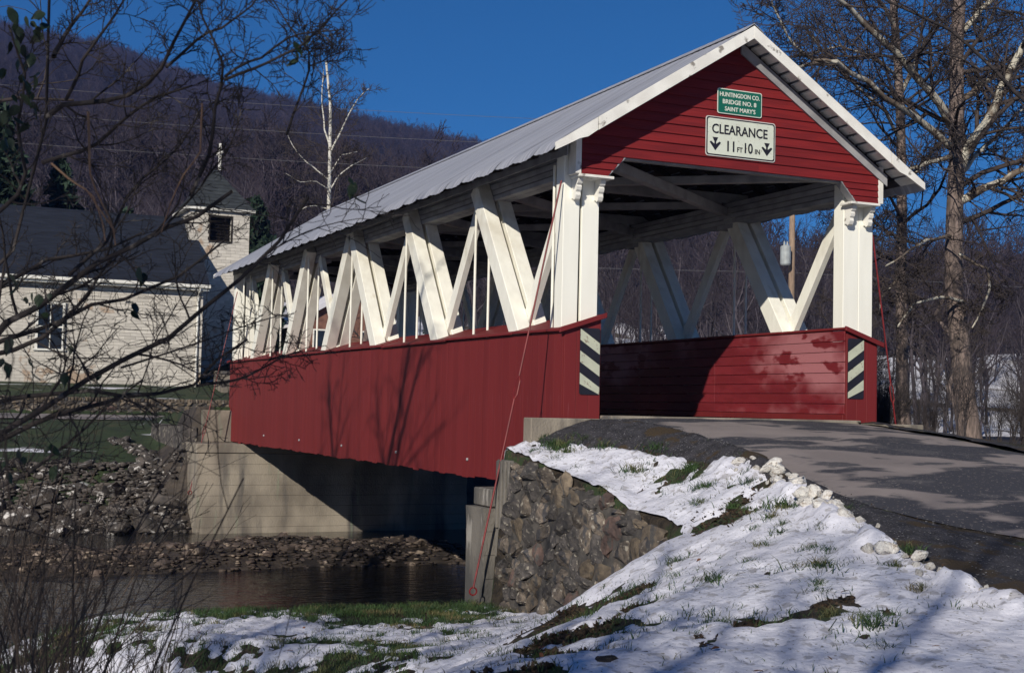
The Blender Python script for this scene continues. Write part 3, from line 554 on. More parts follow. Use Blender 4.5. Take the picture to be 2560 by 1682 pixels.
# gables with clapboards
GX0, ZG, XD, ZO = .12, 3.305, .53, 3.60
for yend, sg in ((-.15, 1), (LB+.15, -1)):
    gb = sub('gable', bridge, (W/2, yend, ZO))
    rows = [3.305, 3.405, 3.505, 3.60]+[3.60+.138*k for k in range(1, 15)]
    zt = lambda x: zroof(x)-.14
    for z0, z1 in zip(rows, rows[1:]):
        ztop = ZR-.14
        if z0 >= ztop-.02: break
        z1c = min(z1, ztop-.004)
        def xl(z): return max(GX0, W/2-(ZR-.14-z)/SL)
        def xo(z): return XD+(z-ZG)/(ZO-ZG)*(.81-XD)
        segs = [(xl(z0), xo(z0), xl(z1c), xo(z1c)), (W-xo(z0), W-xl(z0), W-xo(z1c), W-xl(z1c))] if z1c <= ZO+1e-6 else None
        if segs is None:
            a0, a1 = xl(z0), xl(z1c); j = rnd.uniform(.35, .65)*W
            if W-2*a0 > 3: segs = [(a0, j-.002, a1, j-.002), (j+.002, W-a0, j+.002, W-a1)]
            else: segs = [(a0, W-a0, a1, W-a1)]
        for (p0, p1, q0, q1) in segs:
            yb0 = yend-sg*.002; o0 = sg*(-.026-rnd.uniform(0, .004)); o1 = sg*-.006
            V = [(p0, yb0+o0, z0-.012), (p1, yb0+o0, z0-.012), (q1, yb0+o1, z1c), (q0, yb0+o1, z1c), (p0, yb0+sg*.02, z0-.012), (p1, yb0+sg*.02, z0-.012), (q1, yb0+sg*.02, z1c), (q0, yb0+sg*.02, z1c)]
            MB().poly(V, [(0,1,2,3),(7,6,5,4),(0,4,5,1),(1,5,6,2),(2,6,7,3),(3,7,4,0)]).obj('clapboard', M['red_gable'], gb)
    for side in (0, 1):
        x0, x1 = sorted((mir(.035, side), mir(GX0+.002, side))); y0, y1 = sorted((yend-sg*.035, yend+sg*.2)); MB().box((x0, y0, 3.30), (x1, y1, 3.86)).obj('corner_board', M['white2'], gb, bevel=.004)
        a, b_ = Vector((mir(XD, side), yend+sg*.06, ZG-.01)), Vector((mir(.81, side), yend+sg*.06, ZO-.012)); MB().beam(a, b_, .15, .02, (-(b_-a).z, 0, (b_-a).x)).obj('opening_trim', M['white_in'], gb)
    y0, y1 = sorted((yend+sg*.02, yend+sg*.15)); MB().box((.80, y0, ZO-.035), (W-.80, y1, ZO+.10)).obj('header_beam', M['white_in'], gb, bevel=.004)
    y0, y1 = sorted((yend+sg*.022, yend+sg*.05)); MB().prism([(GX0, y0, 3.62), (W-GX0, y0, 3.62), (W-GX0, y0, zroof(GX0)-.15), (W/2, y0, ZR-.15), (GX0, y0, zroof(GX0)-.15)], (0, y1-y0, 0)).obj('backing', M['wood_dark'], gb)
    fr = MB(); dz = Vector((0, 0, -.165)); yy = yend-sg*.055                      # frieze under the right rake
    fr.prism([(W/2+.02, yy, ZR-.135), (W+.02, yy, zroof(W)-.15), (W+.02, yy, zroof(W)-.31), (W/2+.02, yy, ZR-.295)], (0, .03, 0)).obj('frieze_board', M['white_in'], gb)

# roof
roof = sub('roof', bridge, (W/2, LB/2, ZR))
SLEN = math.hypot(W/2+OE, SL*(W/2+OE)); ca = math.atan(SL)
yA, yB = -OV, LB+OV; NP = 33; PW = (yB-yA)/NP
def panel_mesh():
    nx, ny = 8, 28; V = []; SS = [0, SLEN*.3, SLEN*.6, SLEN-.14, SLEN-.07, SLEN-.01, SLEN+.04, SLEN+.085]
    for i in range(nx):
        s = SS[i]
        for j in range(ny+1):
            y = j/ny*(PW+.012); V.append((s, y, .0035*math.cos(2*math.pi*y/(PW/4))-(.055+.028*math.sin(math.pi*min(y, PW)/PW))*max(0, (s-SLEN+.14)/.225)**2))
    idx = np.arange(len(V)).reshape(nx, ny+1); Q = np.stack([idx[:-1, :-1], idx[1:, :-1], idx[1:, 1:], idx[:-1, 1:]], -1).reshape(-1, 4)
    V = np.array(V); n = len(V); V2 = np.concatenate([V, V-[0, 0, .004]]); return mesh_np('roof_panel', V2, np.concatenate([Q, Q[:, ::-1]+n]), M['roof'], True)
pm = panel_mesh()
for i in range(NP):
    for side in (0, 1):
        lift = .018+rnd.uniform(0, .004); slip = rnd.uniform(-.02, .02)
        if side == 0: rot = Matrix.Rotation(math.pi, 4, 'Z') @ Matrix.Rotation(ca, 4, 'Y'); loc = Vector((W/2-slip, yA+(i+1)*PW, ZR+lift-SL*slip))
        else: rot = Matrix.Rotation(ca, 4, 'Y'); loc = Vector((W/2+slip, yA+i*PW, ZR+lift-SL*slip))
        o = link('roof_panel', pm, roof, mtx=None, loc=loc, rot=rot.to_euler())
rc = MB()
for s in (-1, 1): rc.poly([(W/2, yA-.02, ZR+.060), (W/2+s*.16, yA-.02, ZR+.052-.16*SL), (W/2+s*.16, yB+.02, ZR+.052-.16*SL), (W/2, yB+.02, ZR+.060), (W/2, yA-.02, ZR+.050), (W/2+s*.16, yA-.02, ZR+.042-.16*SL), (W/2+s*.16, yB+.02, ZR+.042-.16*SL), (W/2, yB+.02, ZR+.050)], [(0,1,2,3),(7,6,5,4),(0,4,5,1),(1,5,6,2),(2,6,7,3),(3,7,4,0)])
rc.obj('ridge_cap', M['roof'], roof)
ns = 17
for side in (0, 1):
    for k in range(ns):
        s0 = .06+k*(SLEN-.1)/ns; w = .145
        a = Vector((mir(W/2-s0*math.cos(ca), side), yA+.03, ZR-s0*math.sin(ca)-.028)); b = Vector((mir(W/2-(s0+w)*math.cos(ca), side), yA+.03, ZR-(s0+w)*math.sin(ca)-.028)); d = Vector((0, 0, -.024))
        for y0_, y1_, mm in ((yA+.03, -.13, 'white2'), (-.128, LB+.128, 'wood_shade'), (LB+.13, yB-.03, 'white2')):  # inner stretch darkened to paint in the roof's interior shade, overhangs left white
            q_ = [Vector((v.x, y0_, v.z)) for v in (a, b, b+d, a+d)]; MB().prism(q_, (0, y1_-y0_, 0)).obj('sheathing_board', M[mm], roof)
    nr = 33
    for k in range(nr):
        y = .30+k*(LB-.6)/(nr-1)
        # rafter with a rounded tail showing below the eave
        prof = []
        for xx, dz in ((W/2-.02, -.06), (-OE+.10, -.06), (-OE+.10, -.10), (-.06, -.185), (.05, -.20), (W/2-.02, -.21)):
            prof.append((mir(xx, side), y-.035, zroof(xx)+dz))
        MB().prism(prof, (0, .07, 0)).obj('rafter', M['wood_dark'], roof)  # dark timber here also puts the roof's inner shade into the colour
    # soffit plate along the eave
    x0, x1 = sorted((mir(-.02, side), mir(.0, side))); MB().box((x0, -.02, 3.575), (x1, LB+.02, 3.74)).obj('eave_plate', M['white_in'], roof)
    for yy in (yA-.028, yB-.004):
        h = .155; xa, xb = -OE+.62, -OE-.02
        a = Vector((W/2, yy, ZR+.022)) if True else None
        b = Vector((mir(xa, side), yy, zroof(xa)+.022)); dd = Vector((0, 0, -h*1.18))
        MB().prism([a, b, b+dd, a+dd], (0, .032, 0)).obj('rake_board', M['white2'], roof, bevel=.003)
        pr = [(xa-.012, .022), (xb, .016), (xb+.0, -.085), (xb+.16, -.105), (xb+.36, -.125), (xb+.48, -.165), (xa-.012, -h*1.18+.03)]
        MB().prism([(mir(x, side), yy+.004, zroof(x)+z) for x, z in pr], (0, .03, 0)).obj('rake_tail', M['white2'], roof)
# ties and lateral bracing under the roof, floor
for i in range(7):
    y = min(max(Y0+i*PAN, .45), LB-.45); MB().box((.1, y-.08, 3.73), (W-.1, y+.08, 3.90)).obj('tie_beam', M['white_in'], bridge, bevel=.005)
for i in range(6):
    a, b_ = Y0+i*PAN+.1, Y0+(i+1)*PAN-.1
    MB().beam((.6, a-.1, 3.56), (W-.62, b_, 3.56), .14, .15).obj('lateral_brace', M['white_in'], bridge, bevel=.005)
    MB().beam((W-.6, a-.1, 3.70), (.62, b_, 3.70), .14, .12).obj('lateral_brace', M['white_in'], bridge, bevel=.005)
for i in range(80):
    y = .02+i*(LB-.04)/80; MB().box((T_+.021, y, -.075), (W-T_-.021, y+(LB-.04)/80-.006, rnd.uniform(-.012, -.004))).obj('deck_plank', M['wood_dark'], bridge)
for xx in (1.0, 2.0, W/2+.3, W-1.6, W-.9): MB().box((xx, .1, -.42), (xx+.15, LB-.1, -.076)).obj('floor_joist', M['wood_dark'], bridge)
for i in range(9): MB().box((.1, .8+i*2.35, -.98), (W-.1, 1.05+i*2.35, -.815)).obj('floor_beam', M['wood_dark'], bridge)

# guy rods
def guy(name, top, bot, label, loop=True, tb=.5):
    top, bot = Vector(top), Vector(bot); t = thing(name, label, 'guy rod', bot, 'red guy rods bracing the bridge')
    q = top.lerp(bot, tb); d = (bot-top).normalized()
    MB().tube([top, q-d*.16], .013, 6).tube([q+d*.16, bot], .013, 6).obj('rod', M['red_rod'], t)
    s = d.cross(Vector((0, 1, 0))).normalized()*.028
    MB().tube([q-d*.16, q-d*.10+s, q+d*.10+s, q+d*.16], .010, 5).tube([q-d*.16, q-d*.10-s, q+d*.10-s, q+d*.16], .010, 5).obj('turnbuckle', M['red_rod'], t)
    ring = [bot+Vector((math.cos(a)*.05, 0, -.04+math.sin(a)*.05)) for a in np.linspace(0, 6.28, 13)]
    MB().tube(ring, .011, 5, cap=False).obj('anchor_eye', M['red_rod'], t); return t
guy('guy_rod', (-.06, .06, 3.22), (-1.30, -.1, -2.27), 'red guy rod slanting down past the near end of the long red wall', tb=.52)
guy('guy_rod', (-.08, 19.85, 3.05), (-1.22, 19.6, -2.3), 'red guy rod at the far left end of the bridge, in front of the church', tb=.7)
guy('guy_rod', (W+.03, .15, 2.92), (W+.62, .25, -.18), 'red guy rod leaning out from the right portal post to the road edge', tb=.8)

# ------------------------------------------------------------------ signs
def text_mesh(body, size, sx, mat_, align='CENTER'):
    c = bpy.data.curves.new('lettering', 'FONT'); c.body = body; c.size = size; c.align_x = align; c.align_y = 'CENTER'; c.extrude = .0015; c.offset = size*.018; c.resolution_u = 3
    o = bpy.data.objects.new('tmp', c); COL.objects.link(o); bpy.context.view_layer.update()
    me = bpy.data.meshes.new_from_object(o.evaluated_get(bpy.context.evaluated_depsgraph_get())); bpy.data.objects.remove(o); bpy.data.curves.remove(c)
    me.transform(Matrix.Diagonal((sx, 1, 1, 1))); me.materials.clear(); me.materials.append(mat_); return me
def rrect(w, h, r, z):
    out = []
    for cx, cz, a0 in ((w/2-r, h/2-r, 0), (-w/2+r, h/2-r, 90), (-w/2+r, -h/2+r, 180), (w/2-r, -h/2+r, 270)):
        for k in range(5): a = math.radians(a0+k*22.5); out.append((cx+r*math.cos(a), z, cz+r*math.sin(a)))
    return out
def plate(name, w, h, r, y, th, m, parent, c):
    return MB().prism([(x+c[0], yy+c[1], z+c[2]) for x, yy, z in rrect(w, h, r, y)], (0, -th, 0)).obj(name, m, parent)
YS_ = -.19
def letters(body, size, sx, m, parent, x, y, z, name='lettering', align='CENTER'):
    return link(name, text_mesh(body, size, sx, m, align), parent, (x, y, z), (math.pi/2, 0, 0))
def fit(body, x0, x1, zc, cap, m, parent, y, name='lettering'):
    me = text_mesh(body, 1.0, 1.0, m, 'LEFT'); n = len(me.vertices); co = np.empty(n*3, np.float32); me.vertices.foreach_get('co', co); co = co.reshape(-1, 3)
    a, b = co.min(0), co.max(0); co[:, 0] = (co[:, 0]-a[0])/(b[0]-a[0])*(x1-x0); co[:, 1] = (co[:, 1]-(a[1]+b[1])/2)/(b[1]-a[1])*cap; co[:, 2] *= 1.0
    me.vertices.foreach_set('co', co.ravel()); me.update(); return link(name, me, parent, (x0, y, zc), (math.pi/2, 0, 0))
sg_ = thing('bridge_name_sign', 'small green sign naming the bridge, screwed to the red gable above the clearance sign', 'sign', (2.66, -.185, 4.553))
gc = (2.66, 0, 4.553)
plate('panel', .760, .366, .03, -.186, .006, M['sign_letter'], sg_, gc); plate('face', .735, .341, .025, -.1922, .002, M['sign_green'], sg_, gc)
fit('HUNTINGDON CO.', 2.318, 2.998, 4.652, .066, M['sign_letter'], sg_, -.196)
fit('BRIDGE NO. 8', 2.368, 2.942, 4.549, .066, M['sign_letter'], sg_, -.196)
fit("SAINT MARY'S", 2.404, 2.928, 4.447, .066, M['sign_letter'], sg_, -.196)
sg_ = thing('clearance_sign', 'large cream sign giving the clearance height on the red gable', 'sign', (2.686, -.185, 4.029))
cc = (2.686, 0, 4.029)
plate('panel', 1.190, .575, .04, -.186, .007, M['sign_edge'], sg_, cc); plate('border', 1.166, .551, .036, -.1932, .0015, M['sign_black'], sg_, cc); plate('face', 1.128, .513, .03, -.1949, .0015, M['sign_white'], sg_, cc)
fit('CLEARANCE', 2.192, 3.142, 4.140, .140, M['sign_black'], sg_, -.199)
fit('11', 2.452, 2.572, 3.905, .152, M['sign_black'], sg_, -.199); fit('FT', 2.620, 2.714, 3.869, .072, M['sign_black'], sg_, -.199)
fit('10', 2.750, 2.888, 3.905, .152, M['sign_black'], sg_, -.199); fit('IN', 2.926, 3.012, 3.870, .072, M['sign_black'], sg_, -.199)
for ax in (2.250, 3.134):
    pr = [(-.048, .093), (.048, .093), (.014, .028), (.016, -.004), (.072, .036), (.095, .018), (0, -.098), (-.095, .018), (-.072, .036), (-.016, -.004), (-.014, .028)]
    MB().prism([(ax+a, -.197, 3.921+b) for a, b in pr], (0, -.0015, 0)).obj('arrow', M['sign_black'], sg_)
def marker(x0, x1, z0, z1, sgn, label):
    t = thing('hazard_marker', label, 'hazard sign', ((x0+x1)/2, -.02, z0), 'striped hazard markers at the bridge mouth')
    cx, cz, w, h = (x0+x1)/2, (z0+z1)/2, x1-x0, z1-z0
    plate('panel', w, h, .03, -.016, .006, M['sign_black'], t, (cx, 0, cz))
    for k in range(3):
        zl = z1-.01-k*.302+(0 if sgn < 0 else -.20); st = .155; drop = .195*sgn
        # clip the stripe to the plate
        poly = [(x0+.004, zl), (x1-.004, zl+drop), (x1-.004, zl+drop-st), (x0+.004, zl-st)]
        poly = [(x, min(max(z, z0+.006), z1-.006)) for x, z in poly]
        MB().prism([(x, -.0225, z) for x, z in poly], (0, -.0018, 0)).obj('stripe', M['hz_white'], t)
marker(.235, .545, .290, 1.205, -1, 'black and cream striped marker under the left portal post')
marker(W-.545, W-.245, .335, 1.245, 1, 'black and cream striped marker under the right portal post')

# ------------------------------------------------------------------ abutments
def lifts(mb, x0, x1, y0, y1, z0, z1, batx, baty, n, skip=()):
    """board-marked concrete: stacked lifts, slightly uneven, with joints; bat = inward lean per metre"""
    hh = (z1-z0)/n
    for i in range(n):
        a, b = z0+i*hh+.003, z0+(i+1)*hh-.003; e = rnd.uniform(-.006, .006); q = []
        for z in (a, b):
            f = (z1-z); q.append([(x0-batx*f-e, y0-baty*f-e, z), (x1+batx*f+e, y0-baty*f-e, z), (x1+batx*f+e, y1, z), (x0-batx*f-e, y1, z)])
        mb.poly(q[0]+q[1], [(0,3,2,1),(4,5,6,7),(0,1,5,4),(1,2,6,5),(2,3,7,6),(3,0,4,7)])
    mb.box((x0+.015, y0+.015, z0), (x1-.015, y1-.015, z1-.02)); return mb
ab = thing('abutment', 'pale concrete abutment under the far end of the bridge, standing in the stream', 'bridge abutment', (2.6, 19.8, -3.6))
lifts(MB(), -1.17, 6.4, 18.95, 20.4, -3.75, -1.28, .0, .03, 9).obj('stem', M['concrete'], ab); MB().box((-1.22, 18.93, -1.272), (6.45, 20.4, -1.03)).obj('bridge_seat', M['concrete'], ab, bevel=.02)
MB().box((-.80, 20.35, -1.03), (6.1, 20.66, -.16)).obj('backwall', M['concrete'], ab, bevel=.02)
w_ = MB(); lifts(w_, -1.30, -.95, 20.42, 25.5, -3.4, -.62, .04, 0, 6).obj('wing', M['stone_b'], ab)
na = thing('abutment', 'concrete abutment at the near end, half hidden by the stone wing wall', 'bridge abutment', (2.6, 1.0, -3.6))
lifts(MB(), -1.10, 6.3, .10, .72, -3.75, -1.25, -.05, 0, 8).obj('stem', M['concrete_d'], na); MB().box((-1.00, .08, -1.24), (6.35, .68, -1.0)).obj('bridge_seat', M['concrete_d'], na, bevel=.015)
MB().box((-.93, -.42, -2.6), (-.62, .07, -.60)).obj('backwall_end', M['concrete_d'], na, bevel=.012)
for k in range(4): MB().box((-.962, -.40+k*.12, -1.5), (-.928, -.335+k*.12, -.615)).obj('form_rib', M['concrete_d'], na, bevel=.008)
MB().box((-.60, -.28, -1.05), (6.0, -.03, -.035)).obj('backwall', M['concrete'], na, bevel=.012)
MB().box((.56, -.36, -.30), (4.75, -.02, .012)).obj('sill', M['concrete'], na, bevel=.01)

# rough stones, eight of them, shared
def rough_stone(seed, sub=2, flat=1., jag=.3, m=None):
    import bmesh
    bm = bmesh.new(); bmesh.ops.create_icosphere(bm, subdivisions=sub, radius=.5); rr_ = random.Random(seed)
    pl_ = [(Vector((rr_.gauss(0, 1), rr_.gauss(0, 1), rr_.gauss(0, 1))).normalized(), rr_.uniform(.22, .42)) for _ in range(13)]
    for v in bm.verts:
        p = v.co.copy()
        for n_, d in pl_:
            s = p.dot(n_)
            if s > d: p -= n_*(s-d)*.97
        v.co = p+Vector((rr_.gauss(0, 1), rr_.gauss(0, 1), rr_.gauss(0, 1)))*.012*jag/.3; v.co.z *= flat
    me = bpy.data.meshes.new('stone'); bm.to_mesh(me); bm.free(); 
    if m: me.materials.append(m)
    return me

# wing wall of rubble stone
wing = thing('wing_wall', 'rough rubble stone wing wall beside the near end of the bridge, half buried in snow', 'stone wall', (-.8, -2.2, -2.5))
def wtop(y): return np.interp(y, [-4.75,-4.3,-3.9,-3.5,-2.8,-1.6,-.5,.3], [-1.35,-1.16,-1.06,-1.02,-.83,-.70,-.60,-.60])
Vt = []; ys = np.linspace(-4.8, -.43, 40)
core = MB()
for y0, y1 in zip(ys, ys[1:]):
    za, zb = wtop(y0)-.07, wtop(y1)-.07
    core.poly([(-1.03, y0, -2.9), (-.55, y0, -2.9), (-.55, y1, -2.9), (-1.03, y1, -2.9), (-.965, y0, za), (-.55, y0, za), (-.55, y1, zb), (-.965, y1, zb)], [(0,3,2,1),(4,5,6,7),(0,1,5,4),(2,3,7,6),(3,0,4,7),(1,2,6,5)])
core.obj('mortar_core', M['mortar'], wing)
SM = [rough_stone(500+i, 2, 1., .55, None) for i in range(8)]
def stone_kinds(mats):
    out = []
    for mk in mats:
        for s in SM:
            c = s.copy(); c.materials.clear(); c.materials.append(M[mk]); out.append(c)
    return out
SKA, SKB, SKC, SKD = [stone_kinds([k]) for k in ('stone_a', 'stone_b', 'stone_c', 'stone_d')]
def pick_stone(): u = rnd.random(); return rnd.choice(SKA if u < .42 else SKB if u < .74 else SKC if u < .92 else SKD)
cnt = 0
z = -2.62
while z < -.5:
    hrow = rnd.uniform(.15, .30); y = -4.75+rnd.uniform(-.1, .1)
    while y < -.5:
        w = rnd.uniform(.18, .50); yc, zc = y+w/2, z+hrow/2+rnd.uniform(-.05, .05)
        if zc+hrow*.35 < wtop(yc)+.05 and zc > float(H(-1.05, yc))-.22 and cnt < 290:
            xx = -.962-.033*(wtop(yc)-zc); link('stone', pick_stone(), wing, (xx+rnd.uniform(-.0, .035), yc, zc), (rnd.uniform(-.4, .4)+(math.pi if rnd.random() < .5 else 0), rnd.uniform(-.15, .15), rnd.uniform(-.15, .15)), (rnd.uniform(.17, .28), w*1.36, hrow*1.44)); cnt += 1
        y += w*.94
    z += hrow*.90
for k in range(17):                                # cap stones lying along the top
    y = -4.55+k*.25; link('cap_stone', pick_stone(), wing, (-.84+rnd.uniform(-.05, .05), y, wtop(y)-.075), (rnd.uniform(-.2, .2), rnd.uniform(-.15, .15), rnd.uniform(-.3, .3)), (rnd.uniform(.34, .46), rnd.uniform(.26, .40), rnd.uniform(.10, .16)))

# riprap on the far bank, cobbles on the bar
RK = [rough_stone(600+i, 2, 1., .45, M['rock']) for i in range(8)]; CB = [rough_stone(700+i, 1, .7, .25, M['cobble']) for i in range(6)]
n = 0
for i in range(700):
    x = -1.35-7.6*rnd.random(); u = rnd.random(); y = 19.0+2.6*u; s = (.16+.75*rnd.random()**2.2)*(1.15 if u < .6 else .7)
    if x > -2.0 and u > .5: continue
    z = float(H(x, y)); o = link('riprap_rock', rnd.choice(RK), None, (x, y, z+.02*s), (rnd.uniform(-.5, .5), rnd.uniform(-.5, .5), rnd.uniform(0, 6)), (s*rnd.uniform(.9, 1.5), s, s*rnd.uniform(.5, .8)))
    tag(o, '%s grey rock %s of the far bank, %s' % ('big angular' if s > .6 else 'medium angular' if s > .32 else 'small broken', 'at the water line' if u < .3 else 'halfway up the slope' if u < .65 else 'along the top', 'near the abutment' if x > -3.2 else 'farther left' if x > -5.6 else 'at the far left'), 'rock', 'riprap rocks on the far bank'); n += 1
    if n >= 292: break
for i in range(46):                                # row of blocks at the lawn edge beside the wing
    u = i/45; x, y = -1.55-.9*u+rnd.uniform(-.3, .3), 21.0+3.4*u+rnd.uniform(-.3, .3); s = rnd.uniform(.2, .45)
    o = link('riprap_rock', rnd.choice(RK), None, (x, y, float(H(x, y))+.08*s), (rnd.uniform(-.5, .5), rnd.uniform(-.5, .5), rnd.uniform(0, 6)), (s*1.2, s, s*.7)); tag(o, 'loose grey rock tumbled against the far abutment wing', 'rock', 'loose rocks beside the far abutment')
nb = 0
for i in range(900):
    x = rnd.uniform(-8.5, 4.2); y = rnd.gauss(13.2, 1.6)+.02*x; z = float(H(x, y))
    if z < -3.50: continue
    s = rnd.uniform(.16, .46)*rnd.uniform(.6, 1.1); o = link('river_stone', rnd.choice(CB), None, (x, y, z+.05*s), (rnd.uniform(-.4, .4), rnd.uniform(-.4, .4), rnd.uniform(0, 6)), (s*1.25, s, s*.8))
    tag(o, '%s brown cobble on the %s side of the gravel bar, %s' % ('large' if s > .30 else 'small', 'near' if y < 13.2 else 'far', 'under the bridge' if x > 0 else 'by the abutment' if x > -2.5 else 'left of the abutment' if x > -5.5 else 'at the left edge'), 'stone', 'cobbles on the gravel bar'); nb += 1
    if nb >= 290: break
def stuff_stones(name, n, fx, m, label, sz):
    ico = rough_stone(31, 1, .75, .3, None); v0 = np.array([v.co for v in ico.vertices]); f0 = np.array([p.vertices[:] for p in ico.polygons]); VV = []; TT = []; c = 0
    for i in range(n):
        q = fx()
        if q is None: continue
        x, y, z = q; s = rnd.uniform(*sz); a = rnd.uniform(0, 6.28); R_ = np.array([[math.cos(a), -math.sin(a), 0], [math.sin(a), math.cos(a), 0], [0, 0, 1]])
        VV.append((v0*np.array([s*1.3, s, s*.8]))@R_.T+np.array([x, y, z])); TT.append(f0+c); c += len(v0)
    o = link(name, mesh_np(name, np.concatenate(VV), None, m, False, np.concatenate(TT))); tag(o, label, 'stones'); tagk(o, 'stuff')
def fbar():
    x = rnd.uniform(-9, 4.6); y = rnd.gauss(13.2, 1.9); z = float(H(x, y)); return (x, y, z+.02) if z > -3.62 else None
stuff_stones('gravel', 4200, fbar, M['cobble'], 'loose gravel and pebbles covering the bar in the stream', (.06, .20))
def fbank():
    x = -1.3-8.5*rnd.random(); y = 18.9+2.7*rnd.random()**1.3; return (x, y, float(H(x, y))+.03)
stuff_stones('bank_rubble', 2600, fbank, M['rock'], 'small broken stone filling the far bank between the riprap rocks', (.10, .30))
def fsh():
    y = -18*rnd.random()**1.5-.5; a, b = float(road_l(y)), float(asph_l(y)); x = rnd.uniform(a-.2, b-.05); return (x, y, float(H(x, y))+.03+.03*math.sin(max(0, min(1, (x-a)/(b-a)))*math.pi))
stuff_stones('loose_chippings', 2300, fsh, M['chipping'], 'loose grey chippings scattered on the road shoulder', (.007, .024))

# ploughed snow lumps along the road edge
SL_ = [rough_stone(800+i, 3, .85, .5, M['snow_lump']) for i in range(6)]
for me in SL_: me.polygons.foreach_set('use_smooth', np.ones(len(me.polygons), dtype=bool))
lump = [(-3.9, .62), (-4.45, .9), (-4.7, .8), (-4.95, .55), (-5.25, .65), (-5.6, .8), (-5.85, .9), (-6.05, .6), (-6.3, .7), (-6.5, .6), (-6.75, .55), (-7.25, .5), (-7.45, .6), (-7.65, .6), (-7.9, .4), (-8.25, .45), (-8.5, .35), (-8.9, .45), (-9.1, .4), (-9.45, .4), (-9.8, .4)]
for k, (y, s) in enumerate(lump):
    for j in range(rnd.choice((4, 5, 6))):
        yy = y+rnd.gauss(0, .14); x = float(road_l(yy))-.14+rnd.gauss(0, .09); sz = s*.34*rnd.uniform(.6, 1.15)*(1 if j == 0 else .55 if j < 3 else .32)
        o = link('snow_lump', rnd.choice(SL_), None, (x, yy, float(H(x, yy))+.03+sz*.20), (rnd.uniform(-.6, .6), rnd.uniform(-.6, .6), rnd.uniform(0, 6)), (sz*1.15, sz, sz*.9)); tag(o, '%s lump of ploughed snow by the road, %s' % ('big' if j == 0 else 'middling' if j < 3 else 'tiny', 'in the cluster nearest the bridge' if y > -4.6 else 'in the long heap past the wall end' if y > -6.2 else 'halfway down the road edge' if y > -7.5 else 'in the sparse line farther down' if y > -8.6 else 'at the right edge of the view'), 'snow lump', 'ploughed snow lumps along the road edge')

# ------------------------------------------------------------------ far retaining wall, church
rw = thing('retaining_wall', 'low wall of mixed tan and brown stones with an upright stone coping, across the lane', 'stone wall', (-3, 33.1, -.5))
MB().box((-24, 33.0, -.75), (8, 33.4, -.02)).obj('mortar_core', M['mortar'], rw)
for z in (-.42, -.24, -.08):
    x = -9.5
    while x < 6.2:
        w = rnd.uniform(.22, .45); u = rnd.random(); ks = SKC if u < .5 else SKA if u < .85 else SKD
        link('stone', rnd.choice(ks), rw, (x+w/2, 33.0, z+rnd.uniform(-.03, .03)), (rnd.uniform(-.3, .3), rnd.uniform(-.5, .5), 0), (w*1.15, .16, .23)); x += w
x = -9.5
while x < 6.2:
    w = rnd.uniform(.09, .13); MB().box((x, 32.97, -.015), (x+w-.02, 33.42, .11+rnd.uniform(-.01, .02))).obj('coping_stone', M['stone_c'] if rnd.random() < .7 else M['stone_a'], rw, bevel=.012); x += w

ch = thing('church', 'cream block church with a dark slate roof and a square belfry topped by a cross', 'church', (-5, 42, .7))
CXR, CXL, CY0, CY1, CZB, CZE = 2.70, -22.0, 38.8, 46.4, .3, 4.92; CYM = 42.6; CZR = 7.95
nave = sub('nave', ch, (-8, 42.6, .7))
MB().prism([(CXR-.02, CY0+.03, CZB), (CXR-.02, CY1, CZB), (CXR-.02, CY1, CZE), (CXR-.02, CYM, CZR-.15), (CXR-.02, CY0+.03, CZE)], (CXL-CXR+.02, 0, 0)).obj('wall_core', M['mortar_l'], nave)
bw, bh = .43, .127
blk = MB().box((.004, -.022, .004), (bw-.004, .03, bh-.004)).mesh('block', M['block'], bevel=.004); half = MB()
cnt = 0; restV = MB(); nrow = int((CZE-.1-.42)/bh)
for c_ in range(30):
    for r_ in range(nrow):
        x1 = CXR-c_*bw-(bw/2 if r_ % 2 else 0); x0 = x1-bw; z0 = .42+r_*bh
        if x1 > -3.72 and x0 < -2.55 and z0+bh > 1.95 and z0 < 3.82: continue
        if cnt < 296: link('block', blk, nave, (x0, CY0, z0)); cnt += 1
        else: restV.box((x0+.004, CY0-.022+rnd.uniform(-.004, .004), z0+.004), (x1-.004, CY0+.025, z0+bh-.004))
    if True: pass
o = restV.obj('blockwork', M['block'], nave); tagk(o, 'stuff')
for r_ in range(1, nrow, 2): MB().box((CXR-bw/2+.004, CY0-.022, .42+r_*bh+.004), (CXR-.004, CY0+.025, .42+(r_+1)*bh-.004)).obj('half_block', M['block'], nave) if r_ < 3 else restV
MB().box((CXR-.06, CY0-.04, .42), (CXR+.03, CY0+.1, CZE-.05)).obj('corner_pilaster', M['block'], nave)
wd = sub('window', ch, (-3.15, CY0, 2.9))
fr = MB()
for a, b in (((-3.70, 1.97), (-3.60, 3.80)), ((-2.70, 1.97), (-2.60, 3.80)), ((-3.60, 3.70), (-2.70, 3.80))): fr.box((a[0], CY0-.05, a[1]), (b[0], CY0+.06, b[1]))
fr.obj('window_frame', M['white2'], wd); MB().box((-3.76, CY0-.10, 1.90), (-2.54, CY0+.05, 1.97)).obj('window_sill', M['white2'], wd)
MB().box((-3.60, CY0-.005, 1.97), (-2.70, CY0+.01, 3.70)).obj('pane', M['glass'], wd); MB().box((-3.60, CY0-.03, 2.80), (-2.70, CY0-.006, 2.86)).box((-3.17, CY0-.03, 1.97), (-3.13, CY0-.0065, 3.70)).obj('glazing_bar', M['white2'], wd)
rf = sub('nave_roof', ch, (-8, 42.6, 7.9)); EY = CY0-.38
sl_ = (CZR-CZE)/(CYM-CY0); zE = CZE-.38*sl_+.12
